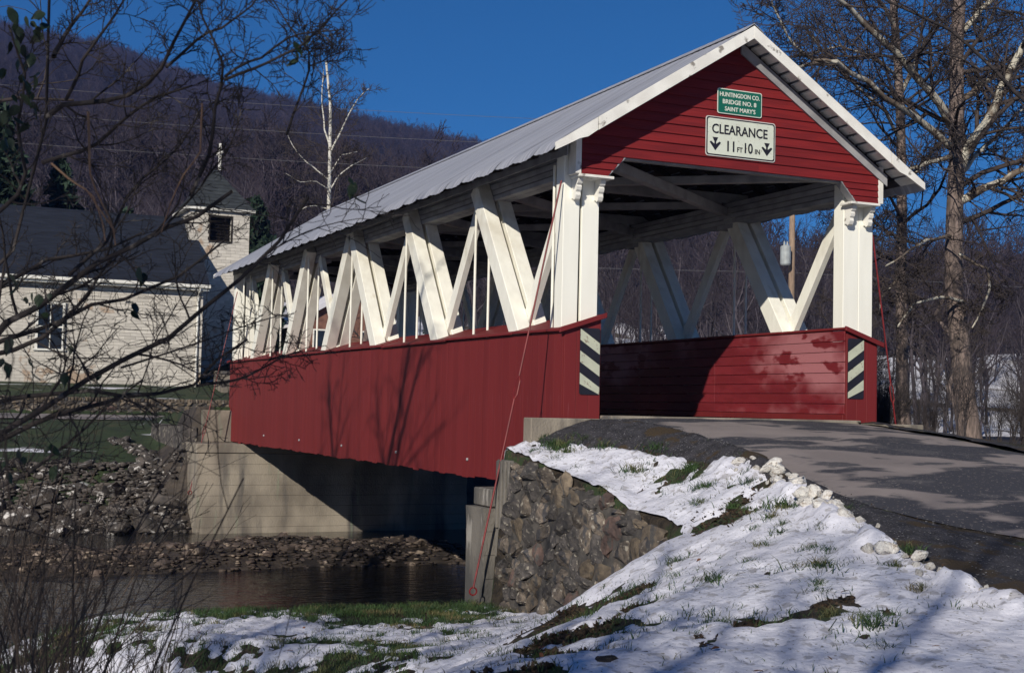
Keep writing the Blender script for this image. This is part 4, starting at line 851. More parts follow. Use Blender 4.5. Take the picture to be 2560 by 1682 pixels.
for k in range(22):
    a, b = k/22, (k+1)/22+.004; yl = lambda t: EY+(CYM-EY)*t; zl = lambda t: zE+(CZR+.02-zE)*t
    MB().poly([(CXL, yl(a), zl(a)+.035), (CXR+.22, yl(a), zl(a)+.035), (CXR+.22, yl(b), zl(b)+.012), (CXL, yl(b), zl(b)+.012), (CXL, yl(a), zl(a)-.02), (CXR+.22, yl(a), zl(a)-.02), (CXR+.22, yl(b), zl(b)-.02), (CXL, yl(b), zl(b)-.02)], [(0,1,2,3),(7,6,5,4),(0,4,5,1),(1,5,6,2),(2,6,7,3),(3,7,4,0)]).obj('slate_course', M['slate'], rf)
MB().poly([(CXL, CYM, CZR+.02), (CXR+.22, CYM, CZR+.02), (CXR+.22, CY1+.38, zE), (CXL, CY1+.38, zE), (CXL, CYM, CZR-.03), (CXR+.22, CYM, CZR-.03), (CXR+.22, CY1+.38, zE-.05), (CXL, CY1+.38, zE-.05)], [(0,1,2,3),(7,6,5,4),(0,4,5,1),(1,5,6,2),(2,6,7,3),(3,7,4,0)]).obj('rear_slope', M['slate'], rf)
MB().prism([(CXL, EY-.11, zE+.03), (CXL, EY-.11, zE-.09), (CXL, EY-.02, zE-.13), (CXL, EY+.02, zE-.13), (CXL, EY+.02, zE+.03), (CXL, EY-.01, zE+.03), (CXL, EY-.02, zE-.06), (CXL, EY-.09, zE-.05)], (CXR+.24-CXL, 0, 0)).obj('gutter', M['white2'], ch)
MB().box((CXL, EY+.022, zE-.20), (CXR+.2, EY+.05, zE-.02)).obj('fascia', M['white2'], ch)
MB().tube([(2.52, EY-.05, zE-.12), (2.52, EY-.03, zE-.25), (2.52, CY0-.09, zE-.45), (2.52, CY0-.09, .55), (2.52, CY0-.25, .48)], .045, 8).obj('downspout', M['white2'], ch)
tw = sub('belfry', ch, (3.8, 42.6, .7)); TX0, TX1, TY0, TY1, TZ = 2.52, 5.10, 41.2, 44.0, 8.22
op = (3.40, 4.33, 6.93, 7.98)
m_ = MB(); m_.box((TX0, TY0+.03, .3), (TX1, TY1, op[2])).box((TX0, TY0+.03, op[2]), (op[0], TY1, TZ)).box((op[1], TY0+.03, op[2]), (TX1, TY1, TZ)).box((op[0], TY0+.03, op[3]), (op[1], TY1, TZ)).box((op[0], TY0+.5, op[2]), (op[1], TY1, op[3])); m_.obj('wall_core', M['mortar_l'], tw)
cnt = 0
nr = int((TZ-1.0)/.135)
for r_ in range(nr-1, -1, -1):
    z0 = 1.0+r_*.135; x = TX0-(.2 if r_ % 2 else 0)
    while x < TX1-.01:
        a, b = max(x, TX0), min(x+.40, TX1); x += .40
        if b-a < .05 or cnt > 290: continue
        if b > op[0]-.05 and a < op[1]+.05 and z0+.135 > op[2]-.02 and z0 < op[3]+.02:
            for aa, bb in ((a, min(b, op[0]-.04)), (max(a, op[1]+.04), b)):
                if bb-aa > .05: MB().box((aa+.004, TY0-.022, z0+.004), (bb-.004, TY0+.035, z0+.131)).obj('block', M['block'], tw); cnt += 1
            continue
        MB().box((a+.004, TY0-.022, z0+.004), (b-.004, TY0+.035, z0+.131)).obj('block', M['block'], tw); cnt += 1
lv = MB().box((op[0], TY0+.38, op[2]), (op[1], TY0+.40, op[3])).obj('louvre_backing', M['dark'], tw)
for k in range(8): MB().beam((op[0], TY0+.30, op[2]+.07+k*.13), (op[1], TY0+.30, op[2]+.07+k*.13), .06, .014, (0, -.6, .8)).obj('louvre', M['dark'], tw)
fm = MB()
for a, b in (((op[0]-.05, op[2]-.05), (op[0], op[3]+.05)), ((op[1], op[2]-.05), (op[1]+.05, op[3]+.05)), ((op[0], op[3]), (op[1], op[3]+.05)), ((op[0], op[2]-.05), (op[1], op[2]))): fm.box((a[0], TY0-.03, a[1]), (b[0], TY0+.10, b[1]))
fm.obj('opening_frame', M['wood_dark'], tw)
ex0, ex1, ey0, ey1 = TX0-.18, TX1+.18, TY0-.18, TY1+.18; cxm, cym, apz = (TX0+TX1)/2, (TY0+TY1)/2, 10.28
for k in range(12):
    a, b = k/12, (k+1)/12+.01
    if b > 1: b = .995
    q = lambda t, e: [(ex0+(cxm-ex0)*t-e, ey0+(cym-ey0)*t-e), (ex1+(cxm-ex1)*t+e, ey0+(cym-ey0)*t-e), (ex1+(cxm-ex1)*t+e, ey1+(cym-ey1)*t+e), (ex0+(cxm-ex0)*t-e, ey1+(cym-ey1)*t+e)]
    za, zb = TZ+.10+(apz-TZ-.1)*a, TZ+.10+(apz-TZ-.1)*b
    MB().poly([(x, y, za) for x, y in q(a, .025)]+[(x, y, zb) for x, y in q(b, .0)], [(0,3,2,1),(4,5,6,7),(0,1,5,4),(1,2,6,5),(2,3,7,6),(3,0,4,7)]).obj('shingle_course', M['slate_g'], tw)
MB().box((ex0-.02, ey0-.02, TZ), (ex1+.02, ey1+.02, TZ+.095)).obj('eave_board', M['white2'], tw)
cr = sub('cross', ch, (4.02, cym, apz)); MB().box((3.955, cym-.05, apz-.06), (4.065, cym+.05, 11.40)).obj('upright', M['white2'], cr); MB().box((3.95, cym-.42, 10.93), (4.075, cym+.42, 11.03)).obj('crossbar', M['white2'], cr)
st = thing('stone_steps', 'small flight of pale stone steps beside the church, behind the far end of the bridge', 'steps', (4.2, 37.6, .4))
for k in range(5): MB().box((3.2, 36.8+k*.33, .2), (5.4, 37.13+k*.33, .62+k*.17)).obj('step', M['concrete'], st, bevel=.02)

# house beyond
hs = thing('house', 'small brown brick house with a snowy roof, glimpsed through the far end of the bridge', 'house', (14.5, 58, 2.4))
hx0, hx1, hy0, hy1, hz0, hz1, hzr = 11.2, 17.6, 56.4, 62, 1.6, 4.4, 6.3
MB().prism([(hx0, hy0, hz0), (hx1, hy0, hz0), (hx1, hy0, hz1), ((hx0+hx1)/2, hy0, hzr), (hx0, hy0, hz1)], (0, hy1-hy0, 0)).obj('wall', M['brick'], hs)
for s in (-1, 1):
    xe = (hx0-.4) if s < 0 else (hx1+.4); xm = (hx0+hx1)/2; zz_ = hz1-.4*(hzr-hz1)/((hx1-hx0)/2)
    MB().prism([(xm, hy0-.35, hzr+.02), (xe, hy0-.35, zz_+.02), (xe, hy0-.35, zz_+.16), (xm, hy0-.35, hzr+.18)], (0, hy1-hy0+.7, 0)).obj('roof_slope', M['field'], hs)
for xw in (12.4, 15.2):
    f_ = MB().box((xw-.08, hy0-.05, 3.0), (xw+1.08, hy0-.005, 4.2)).obj('window_frame', M['white2'], hs); MB().box((xw, hy0-.06, 3.08), (xw+1.0, hy0-.051, 4.12)).obj('pane', M['glass'], hs)
pch = sub('porch', hs, (19.5, 57, 2)); MB().box((17.7, 55.6, 3.95), (22.5, 60, 4.15)).obj('porch_roof', M['field'], pch)
for xw in (18, 19.5, 21, 22.3): MB().box((xw, 55.7, 1.4), (xw+.12, 55.82, 3.95)).obj('porch_post', M['white2'], pch)

# utility poles, wires
def upole(x, y, zb, zt, label):
    t = thing('utility_pole', label, 'utility pole', (x, y, zb)); MB().tube([(x, y, zb), (x+.02, y, (zb+zt)/2), (x, y, zt)], [.16, .14, .11], 10).obj('pole', M['pole'], t, smooth=True)
    MB().box((x-1.1, y-.06, zt-.5), (x+1.1, y+.06, zt-.38)).obj('crossarm', M['pole'], t)
    for dx in (-.95, -.1, .95): MB().tube([(x+dx, y, zt-.38), (x+dx, y, zt-.28), (x+dx, y, zt-.2)], [.03, .06, .04], 8).obj('insulator', M['white2'], t)
    return t
t = upole(27.55, 33, 1.0, 13.2, 'brown utility pole with a grey transformer, seen through the right side of the bridge')
MB().tube([(27.05, 32.75, 6.62), (27.05, 32.75, 6.68), (27.05, 32.75, 7.42), (27.05, 32.75, 7.47), (27.05, 32.75, 7.52)], [.20, .235, .235, .20, .06], 14).obj('transformer', M['can'], t, smooth=False)
MB().tube([(26.98, 32.75, 7.5), (26.98, 32.75, 7.68)], [.05, .03], 8).tube([(27.14, 32.75, 7.5), (27.14, 32.75, 7.68)], [.05, .03], 8).obj('bushing', M['can'], t)
MB().beam((27.05, 32.85, 7.2), (27.55, 33, 7.2), .08, .1).obj('bracket', M['can'], t)
MB().tube([(27.1, 32.85, 9.2), (27.0, 32.8, 9.25), (26.95, 32.8, 9.33)], [.05, .09, .05], 8).obj('insulator', M['white2'], t)
upole(-32, 61, 1.2, 17.6, 'plain brown utility pole far left of the church')
for za, zb, nm in ((16.9, 12.85, 'topmost'), (15.6, 11.7, 'second'), (14.1, 10.5, 'third'), (9.6, 6.35, 'lowest')):
    a, b = Vector((-32, 61, za)), Vector((27.5, 33, zb)); p = [a.lerp(b, i/30)-Vector((0, 0, .9*4*(i/30)*(1-i/30))) for i in range(31)]
    if nm == 'lowest': p += [b.lerp(Vector((95, 20, 8)), i/12)-Vector((0, 0, .8*4*(i/12)*(1-i/12))) for i in range(1, 13)]
    o = MB().tube(p, .009, 5).obj('power_line', M['wire']); tag(o, '%s of the thin power lines crossing in front of the wooded hill' % nm, 'power line', 'power lines across the hill')
# ------------------------------------------------------------------ trees
FG = [([[-7.796,-10.927,0.264],[-7.768,-11.001,0.697],[-7.714,-11.078,0.988],[-7.712,-11.12,1.076],[-7.712,-11.17,1.3],[-7.703,-11.22,1.464],[-7.738,-11.252,1.653]],0.0128),([[-7.717,-11.232,1.136],[-7.663,-11.331,1.174],[-7.493,-11.48,1.167],[-7.429,-11.584,1.195],[-7.378,-11.683,1.257],[-7.341,-11.779,1.374],[-7.301,-11.877,1.483]],0.0082),([[-7.382,-11.772,1.242],[-7.287,-11.861,1.335],[-7.201,-11.943,1.379],[-7.155,-12.007,1.416],[-7.128,-12.063,1.457]],0.0047),([[-7.662,-11.314,1.189],[-7.627,-11.404,1.288],[-7.592,-11.493,1.367],[-7.521,-11.599,1.472],[-7.507,-11.677,1.518]],0.0055),([[-7.705,-11.25,1.358],[-7.675,-11.194,1.433],[-7.609,-11.158,1.552],[-7.552,-11.117,1.667]],0.0075),([[-7.717,-11.113,0.983],[-7.561,-11.295,1.026],[-7.46,-11.455,1.111],[-7.393,-11.598,1.168],[-7.288,-11.756,1.192]],0.0067),([[-7.948,-10.852,0.145],[-7.838,-11.007,0.36],[-7.726,-11.155,0.421],[-7.593,-11.315,0.533],[-7.504,-11.453,0.604],[-7.329,-11.632,0.709],[-7.256,-11.76,0.734],[-7.17,-11.896,0.802]],0.0118),([[-7.277,-11.739,0.807],[-7.226,-11.802,0.953],[-7.222,-11.842,1.08],[-7.209,-11.885,1.185],[-7.209,-11.918,1.209],[-7.255,-11.935,1.321],[-7.301,-11.95,1.389],[-7.324,-11.974,1.453]],0.0058),([[-7.209,-11.923,1.198],[-7.174,-11.981,1.226],[-7.117,-12.047,1.25],[-7.035,-12.126,1.314],[-6.962,-12.199,1.316],[-6.899,-12.267,1.315]],0.0041),([[-7.209,-11.923,1.187],[-7.124,-12.039,1.214],[-7.041,-12.155,1.25],[-6.98,-12.263,1.303],[-6.918,-12.372,1.393]],0.0045),([[-7.376,-11.632,0.67],[-7.25,-11.716,0.829],[-7.153,-11.787,0.991],[-7.133,-11.819,1.072]],0.0039),([[-6.979,-11.885,1.028],[-6.935,-11.891,1.173],[-6.905,-11.889,1.28],[-6.907,-11.87,1.345],[-6.959,-11.828,1.414],[-7.024,-11.784,1.538]],0.0038),([[-6.907,-11.877,1.283],[-6.87,-11.922,1.294],[-6.829,-11.969,1.318]],0.0027),([[-7.919,-10.652,0.26],[-7.821,-10.743,0.317],[-7.674,-10.856,0.371],[-7.594,-10.938,0.413],[-7.536,-11.012,0.483],[-7.448,-11.104,0.645]],0.0089),([[-7.921,-11.068,-0.117],[-7.754,-11.211,0.008],[-7.641,-11.328,0.093],[-7.526,-11.445,0.167],[-7.445,-11.546,0.233],[-7.282,-11.686,0.344],[-7.233,-11.772,0.406],[-7.138,-11.881,0.506],[-7.022,-12.002,0.642],[-6.951,-12.102,0.773]],0.0099),([[-7.965,-10.728,0.035],[-7.819,-10.865,0.072],[-7.711,-10.984,0.112],[-7.536,-11.131,0.122],[-7.399,-11.26,0.109],[-7.266,-11.389,0.123],[-7.176,-11.5,0.161],[-7.136,-11.592,0.243],[-7.056,-11.7,0.321]],0.0079),([[-7.466,-11.565,0.207],[-7.365,-11.654,0.243],[-7.222,-11.762,0.304],[-7.095,-11.863,0.359],[-6.996,-11.951,0.393]],0.0034),([[-7.19,-11.521,0.15],[-7.065,-11.651,0.173],[-6.952,-11.779,0.25],[-6.899,-11.878,0.284]],0.0045),([[-7.908,-10.402,-0.369],[-7.69,-10.563,-0.218],[-7.554,-10.685,-0.107],[-7.438,-10.8,0.037],[-7.293,-10.928,0.179]],0.007),([[-7.908,-10.964,-0.132],[-7.796,-11.074,-0.046],[-7.657,-11.195,0.03],[-7.462,-11.341,0.091],[-7.243,-11.497,0.144]],0.0096),([[-7.919,-10.664,0.474],[-7.763,-10.686,0.586],[-7.634,-10.693,0.664],[-7.468,-10.714,0.69],[-7.287,-10.746,0.789]],0.0079),([[-7.938,-11.546,0.683],[-7.849,-11.612,0.756],[-7.814,-11.655,0.856],[-7.848,-11.67,0.997],[-7.83,-11.709,1.166],[-7.891,-11.713,1.332]],0.0065),([[-7.631,-11.346,0.541],[-7.498,-11.331,0.678],[-7.422,-11.293,0.865],[-7.239,-11.304,1.061],[-7.156,-11.268,1.226]],0.0056),([[-7.899,-11.099,0.24],[-7.721,-11.116,0.294],[-7.572,-11.124,0.431],[-7.386,-11.145,0.489],[-7.198,-11.169,0.581],[-7.038,-11.183,0.725]],0.0074)]
BROWN = [([[-7.706,-12.431,0.924],[-7.697,-12.408,0.841],[-7.69,-12.385,0.757],[-7.666,-12.371,0.698],[-7.617,-12.366,0.613],[-7.604,-12.346,0.552]],0.0044),([[-7.604,-12.348,0.59],[-7.666,-12.326,0.678],[-7.691,-12.317,0.716]],0.0038),([[-7.387,-12.468,0.978],[-7.381,-12.434,0.83],[-7.416,-12.389,0.782],[-7.443,-12.344,0.707],[-7.465,-12.302,0.605]],0.0032),([[-7.778,-12.173,0.807],[-7.724,-12.221,0.752],[-7.667,-12.272,0.711],[-7.637,-12.308,0.618],[-7.632,-12.334,0.564]],0.0039)]
LEAVES = [[-7.891,-11.608,1.396],[-7.789,-11.653,1.384],[-7.878,-11.719,1.318],[-7.857,-11.727,1.297],[-7.797,-11.646,1.332],[-7.776,-11.654,1.311],[-7.882,-11.714,1.261],[-7.815,-11.741,1.219],[-7.819,-11.629,1.215],[-7.845,-11.724,1.154],[-7.823,-11.624,1.148],[-7.848,-11.718,1.082],[-7.809,-11.629,1.119],[-7.846,-11.717,1.039],[-7.865,-11.707,1.003],[-7.818,-11.727,0.989],[-7.893,-11.801,0.954],[-7.875,-11.698,0.938],[-7.811,-11.533,1.389],[-7.895,-11.695,1.031],[-7.797,-11.637,1.171],[-7.891,-11.704,1.16],[-7.85,-11.574,0.495],[-7.757,-11.394,0.452],[-7.778,-11.59,0.21],[-7.851,-11.557,0.201],[-7.829,-11.455,0.174],[-7.671,-11.42,0.225],[-7.686,-11.202,0.389],[-7.418,-11.551,0.537],[-7.441,-11.534,0.422],[-7.433,-11.536,0.391],[-7.517,-11.266,0.169],[-7.624,-11.225,0.294],[-7.798,-11.563,-0.106],[-7.815,-11.441,-0.186],[-7.659,-11.187,-0.105],[-7.634,-11.193,-0.184],[-7.826,-11.571,0.246],[-7.727,-11.297,0.445],[-7.008,-12.103,1.224],[-6.825,-12.159,0.776]]
T1 = {'trunk':([[13.507,6.792,-0.578],[13.467,6.791,-0.244],[13.312,6.803,0.757],[13.168,6.802,1.902],[13.003,6.804,3.143],[12.959,6.775,4.004],[12.976,6.707,5.057],[12.955,6.65,6.205],[12.848,6.599,7.935],[12.874,6.514,9.219],[12.832,6.415,11.276],[12.701,6.353,13.379]],0.2107),'limbs':[([[12.73,6.622,6.55],[12.03,6.448,7.122],[11.375,6.267,7.456],[10.754,6.069,7.832],[9.999,5.935,8.137],[9.38,5.744,8.381],[8.801,5.543,8.484],[8.227,5.334,8.682]],0.0972),([[12.82,6.718,6.088],[11.98,6.589,6.521],[11.267,6.418,6.692],[10.769,6.156,6.779],[10.053,5.988,6.935],[9.276,5.843,7.16],[8.804,5.57,7.226],[8.137,5.396,7.102],[7.556,5.19,6.855]],0.0831),([[13.023,6.656,5.581],[13.214,6.351,6.209],[13.357,6.078,6.659],[13.463,5.81,7.328],[13.574,5.551,7.793],[13.598,5.34,8.085],[13.783,5.032,8.817]],0.133),([[13.034,6.559,7.175],[13.801,6.548,7.755],[14.431,6.613,8.082],[15.202,6.613,8.446]],0.0796),([[12.972,6.501,8.682],[13.241,6.357,9.087],[13.49,6.23,9.349],[13.731,6.096,9.81]],0.0783),([[8.572,5.269,7.128],[7.935,5.334,7.14],[7.405,5.33,7.507],[7.185,5.197,7.724],[6.874,5.102,7.985],[6.726,4.937,8.195]],0.0327),([[13.014,6.742,4.148],[11.706,6.247,3.86],[10.31,5.814,3.177]],0.0417),([[13.01,6.702,4.866],[13.325,6.182,5.111],[13.837,5.567,5.447],[14.424,4.931,5.591]],0.1036),([[12.818,6.418,3.671],[12.802,6.267,3.562],[13.218,5.932,3.276],[13.128,5.836,2.795],[12.712,5.901,2.034]],0.0374),([[13.09,6.574,2.653],[12.148,6.336,2.682],[11.239,6.099,2.435],[10.606,5.753,1.933]],0.0415),([[12.941,6.673,5.918],[11.95,6.404,5.589],[11.0,6.117,5.269],[10.084,5.829,4.691]],0.0556),([[12.872,6.452,10.32],[11.43,5.989,10.517],[9.995,5.52,10.764]],0.0926),([[12.987,6.68,5.44],[14.335,7.117,6.425],[15.772,7.511,7.463]],0.0693)]}
T2 = {'trunk':([[14.842,10.565,-0.272],[14.805,10.557,0.161],[14.73,10.529,1.244],[14.676,10.478,2.545],[14.608,10.442,3.715],[14.56,10.356,5.591],[14.472,10.315,6.988],[14.384,10.274,8.397],[14.245,10.267,9.587],[14.136,10.261,10.561],[14.014,10.216,12.294],[13.958,10.135,14.137]],0.1465),'limbs':[([[14.472,10.315,6.988],[13.512,9.883,7.674],[12.434,9.523,8.008],[11.383,9.153,8.318],[10.343,8.757,9.0]],0.0467),([[14.585,10.407,4.496],[13.371,9.838,4.774],[12.236,9.234,5.03]],0.0369),([[14.403,10.277,8.18],[15.171,10.411,9.41],[15.88,10.583,10.448]],0.0661),([[14.631,10.436,3.629],[13.869,10.263,3.032],[13.467,9.928,2.46]],0.0321),([[14.537,10.348,5.905],[15.39,10.477,6.553],[16.014,10.709,7.212]],0.0441),([[14.212,10.264,9.912],[12.939,9.7,10.556],[11.618,9.172,10.937]],0.0527),([[14.365,10.27,8.613],[13.222,10.03,8.961],[12.12,9.791,8.976],[11.062,9.556,8.575]],0.0474)]}
T3 = {'limbs':[([[9.159,-0.32,4.329],[8.743,-0.047,4.946],[8.455,0.182,5.341],[8.206,0.394,5.698],[7.981,0.595,6.081],[7.755,0.798,6.424],[7.531,1.008,6.641],[7.105,1.306,6.899],[6.774,1.562,7.14],[6.54,1.776,7.363]],0.0427),([[8.692,-0.23,6.405],[8.479,0.21,6.785],[8.204,0.687,6.98],[8.049,1.121,7.006]],0.0278),([[8.658,-0.129,4.922],[8.626,0.252,4.903],[8.49,0.682,4.837],[8.338,1.115,4.853]],0.0171),([[8.391,1.026,5.989],[8.157,1.387,6.308],[7.923,1.759,6.432],[7.584,2.188,6.374],[7.331,2.569,6.498]],0.0201)]}
BIRCH = {'trunk':([[14.403,60.833,6.7],[14.277,60.681,10.339],[14.26,60.584,12.159],[14.188,60.459,14.888],[14.116,60.335,17.618],[13.935,60.338,18.979],[13.754,60.341,20.34]],0.1366),'limbs':[([[14.173,60.445,15.252],[13.792,60.549,16.426],[13.595,60.538,18.151],[13.648,60.415,19.882]],0.0546),([[14.263,60.415,15.072],[14.641,59.906,16.216],[15.099,59.361,17.354],[15.45,58.881,18.212],[15.803,58.43,18.525]],0.0588),([[14.169,60.557,13.34],[13.328,60.626,13.916],[12.487,60.69,14.578],[11.813,60.675,15.329],[11.563,60.484,15.816]],0.0453),([[14.316,60.522,12.798],[14.914,60.564,13.777],[15.741,60.523,14.402],[16.497,60.525,14.846]],0.0458),([[14.278,60.544,12.706],[13.328,60.214,13.124],[12.334,59.94,12.905],[11.328,59.636,13.309]],0.0315),([[14.199,60.642,11.611],[13.268,60.506,11.701],[12.404,60.362,11.386]],0.0407),([[14.275,60.483,13.798],[15.0,60.643,14.905],[15.977,60.737,15.202]],0.0367)]}

def tree_mesh(parent, seed, trunk=None, limbs=(), sides=9, l1=10, l2=7, l3=6, l4=0, frac=.5, ml='bark', ll='sycamore', mt='twig', rmin=.006, trunk_k=8, wob=.14, up=.10, t0=.25, base_flare=True, minlen=.3, names=('trunk', 'limb', 'twigs')):
    rg = np.random.default_rng(seed); PL = []; RL = []
    if trunk is not None:
        p, r = trunk; p = resample(p, 12); R = r*np.linspace(1.12, .50, 12)
        if base_flare: R[0] *= 1.25
        V, Q = tubes([(p[None], R[None], sides+3)]); link(names[0], mesh_np(names[0], V, Q, M[ml], True), parent)
        if trunk_k:
            a, b = children(p[None], R[None]*.45, trunk_k, .28, .8, (50, 85), rg, t0=t0, n=8, wob=wob, up=up); PL.append(a); RL.append(b)
    for p, r in limbs:
        p = resample(p, 10); jit = rg.normal(0, r*.35, p.shape); jit[0] = 0; p = p+jit; R = r*np.linspace(1, .42, 10)
        V, Q = tubes([(p[None], R[None], sides)]); link(names[1], mesh_np(names[1], V, Q, M[ll], True), parent)
        a, b = children(p[None], R[None], l1, frac*.7, .5, (30, 75), rg, t0=.12, n=8, wob=wob, up=up, minlen=minlen); PL.append(a); RL.append(b)
    G = []
    P1 = np.concatenate([resample_b(a, 8) for a in PL]); R1 = np.concatenate(RL); G.append((P1, np.maximum(R1, rmin), 5))
    P2, R2 = children(P1, R1, l2, .50, .65, (30, 75), rg, t0=.15, n=6, wob=wob*1.2, up=up*.8, minlen=minlen*.5); G.append((P2, np.maximum(R2, rmin), 4))
    P3, R3 = children(P2, R2, l3, .62, .7, (30, 75), rg, t0=.15, n=4, wob=wob*1.4, up=up*.6, minlen=minlen*.3); G.append((P3, np.maximum(R3, rmin*.8), 3))
    if l4: P4, R4 = children(P3, R3, l4, .68, .8, (30, 75), rg, t0=.15, n=3, wob=wob*1.4, up=up*.5); G.append((P4, np.maximum(R4, rmin*.7), 3))
    V, Q = tubes(G); link(names[2], mesh_np(names[2], V, Q, M[mt], True), parent); return P2
def resample_b(a, n): return a if a.shape[1] == n else np.stack([resample(p, n) for p in a])
def tr_(name, label, base, group=None): return thing(name, label, 'tree', base, group)

t = tr_('sycamore_tree', 'tall bare sycamore with mottled white limbs at the right, behind the road', T1['trunk'][0][0])
tree_mesh(t, 11, T1['trunk'], T1['limbs'], l1=12, l2=7, l3=4, l4=3, frac=.68, rmin=.0075, trunk_k=16, t0=.35)
t = tr_('sycamore_tree', 'thinner bare tree with a straight grey trunk just right of the gable', T2['trunk'][0][0])
tree_mesh(t, 12, T2['trunk'], T2['limbs'], l1=9, l2=6, l3=5, l4=3, frac=.8, rmin=.0075, trunk_k=18, t0=.28)
# tree beyond the right edge whose dark limbs reach into the top corner
b0 = Vector(T3['limbs'][0][0][0]); t = tr_('bare_tree', 'dark bare tree leaning in over the top right corner', (b0.x+3.2, b0.y-1.6, -.9))
T3['trunk'] = ([(b0.x+3.2, b0.y-1.6, -1.0), (b0.x+3.0, b0.y-1.5, 1.2), (b0.x+2.3, b0.y-1.2, 3.0), (b0.x+1.2, b0.y-.6, 4.4), tuple(b0)], .16)
tree_mesh(t, 13, T3['trunk'], T3['limbs'], l1=8, l2=6, l3=4, l4=2, frac=.7, rmin=.005, trunk_k=4, t0=.5, ll='twig_d', mt='twig_d', ml='bark')
t = tr_('birch_tree', 'slender white barked tree standing behind the bridge roof', BIRCH['trunk'][0][0])
tree_mesh(t, 14, BIRCH['trunk'], BIRCH['limbs'], l1=9, l2=6, l3=5, frac=.55, ml='birch', ll='birch', mt='twig', rmin=.012, trunk_k=14, up=.25, minlen=.8)
# smaller trees between: beyond the river on the right
for k, (x, y, h) in enumerate([(24.5, 25, 7.5), (38, 34, 10), (13.5, 50, 9), (19, 62, 11), (25.5, 55, 10)]):
    zb = float(HF(np.array([x]), np.array([y]))[0]) if y > 61 else float(H(x, y)); zb = max(zb, -2); rg = np.random.default_rng(60+k)
    p = [(x+rg.normal()*.12*i, y+rg.normal()*.12*i, zb-.2+h*i/6) for i in range(7)]
    lab = ['bare young tree on the far bank, just right of the bridge mouth', 'bare spreading tree in the snowy field right of the utility pole', 'bare tree between the church and the brick house', 'bare tree beyond the brick house', 'bare tree on the snowy slope beyond the bridge roof'][k]
    t = tr_('bare_tree', lab, (x, y, zb)); tree_mesh(t, 70+k, (p, .11+.004*h), (), l2=7, l3=6, l4=2, trunk_k=18, t0=.22, rmin=.009, up=.25, base_flare=True)
# off to the left and behind: trees whose shadows fall on the wall and the snow
def wild(name, label, x, y, h, r, seed, fork=True, k=12):
    zb = float(H(x, y)); rg = np.random.default_rng(seed); t = tr_(name, label, (x, y, zb))
    tp = [(x, y, zb-.2)]+[(x+rg.normal()*.08*i, y+rg.normal()*.08*i, zb+h*.5*i/5) for i in range(1, 6)]; top = Vector(tp[-1]); lb = []
    for q in range(5):
        a = q*1.26+rg.uniform(-.3, .3); rr_ = rg.uniform(.18, .34)*h; lb.append(([tuple(top-Vector((0, 0, rg.uniform(0, .2*h)))), (top.x+math.cos(a)*rr_*.35, top.y+math.sin(a)*rr_*.35, top.z+h*.16), (top.x+math.cos(a)*rr_*.7, top.y+math.sin(a)*rr_*.7, top.z+h*.34), (top.x+math.cos(a)*rr_, top.y+math.sin(a)*rr_, top.z+h*.5)], r*.5))
    tree_mesh(t, seed+5, (tp, r), lb, l1=k, l2=6, l3=4, frac=.55, ll='bark', trunk_k=4, t0=.55, up=.2, rmin=.005); return t
wild('bare_tree', 'bare tree on the near lawn left of the view, shading the red wall', -10.6, -1.2, 10.5, .19, 91)
wild('bare_tree', 'bare tree at the lawn edge left of the camera', -15.0, -12.5, 9.0, .12, 95)
wild('bare_tree', 'forked bare tree behind the camera, shading the snow bank', -14.2, -20.5, 9.5, .14, 93)
wild('bare_tree', 'thin bare tree farther behind the camera', -18.5, -22.0, 11.0, .15, 97)
wild('bare_tree', 'bare roadside tree behind the camera', -11.0, -24.5, 12.0, .15, 99)

# conifers
def conifer(x, y, zb, h, w, seed, label):
    rg = np.random.default_rng(seed); t = tr_('conifer_tree', label, (x, y, zb)); MB().tube([(x, y, zb-.3), (x, y, zb+h*.5), (x, y, zb+h)], [.2, .12, .02], 8).obj('trunk', M['bark'], t)
    V = []; T = []; nb = int(26*h)
    for i in range(nb):
        u = (i+rg.random())/nb; z = zb+h*(.06+.93*u); L = w*(1-u)**.8*(.6+.5*rg.random())+.15; a = rg.uniform(0, 6.28); dr = -.22*L
        for j in range(int(10+L*10)):
            s = rg.uniform(.15, 1); lx, lz = L*s, dr*s*s+.06*rg.normal(); off = rg.normal()*.18*L*s*.7
            c = np.array([x+math.cos(a)*lx-math.sin(a)*off, y+math.sin(a)*lx+math.cos(a)*off, z+lz]); e = rg.normal(size=3)*.16; f_ = rg.normal(size=3)*.10; f_[2] -= .08
            k0 = len(V); V += [c-e, c+e, c+f_*1.6]; T.append((k0, k0+1, k0+2))
    link('crown', mesh_np('crown', np.array(V), None, M['needle'], False, np.array(T)), t)
conifer(-4.6, 51, 1.0, 13.0, 3.6, 1, 'dark conifer behind the church roof at the left edge')
conifer(-1.6, 53.5, 1.2, 10.8, 3.0, 2, 'dark conifer behind the church roof, second from the left')
conifer(2.2, 57, 1.5, 8.6, 2.6, 3, 'short dark conifer behind the middle of the church roof')
conifer(9.4, 58, 2.0, 9.6, 2.6, 4, 'dark conifer directly right of the belfry')
conifer(24, 66, 2.5, 5.0, 2.2, 5, 'low dark evergreen beside the brick house')

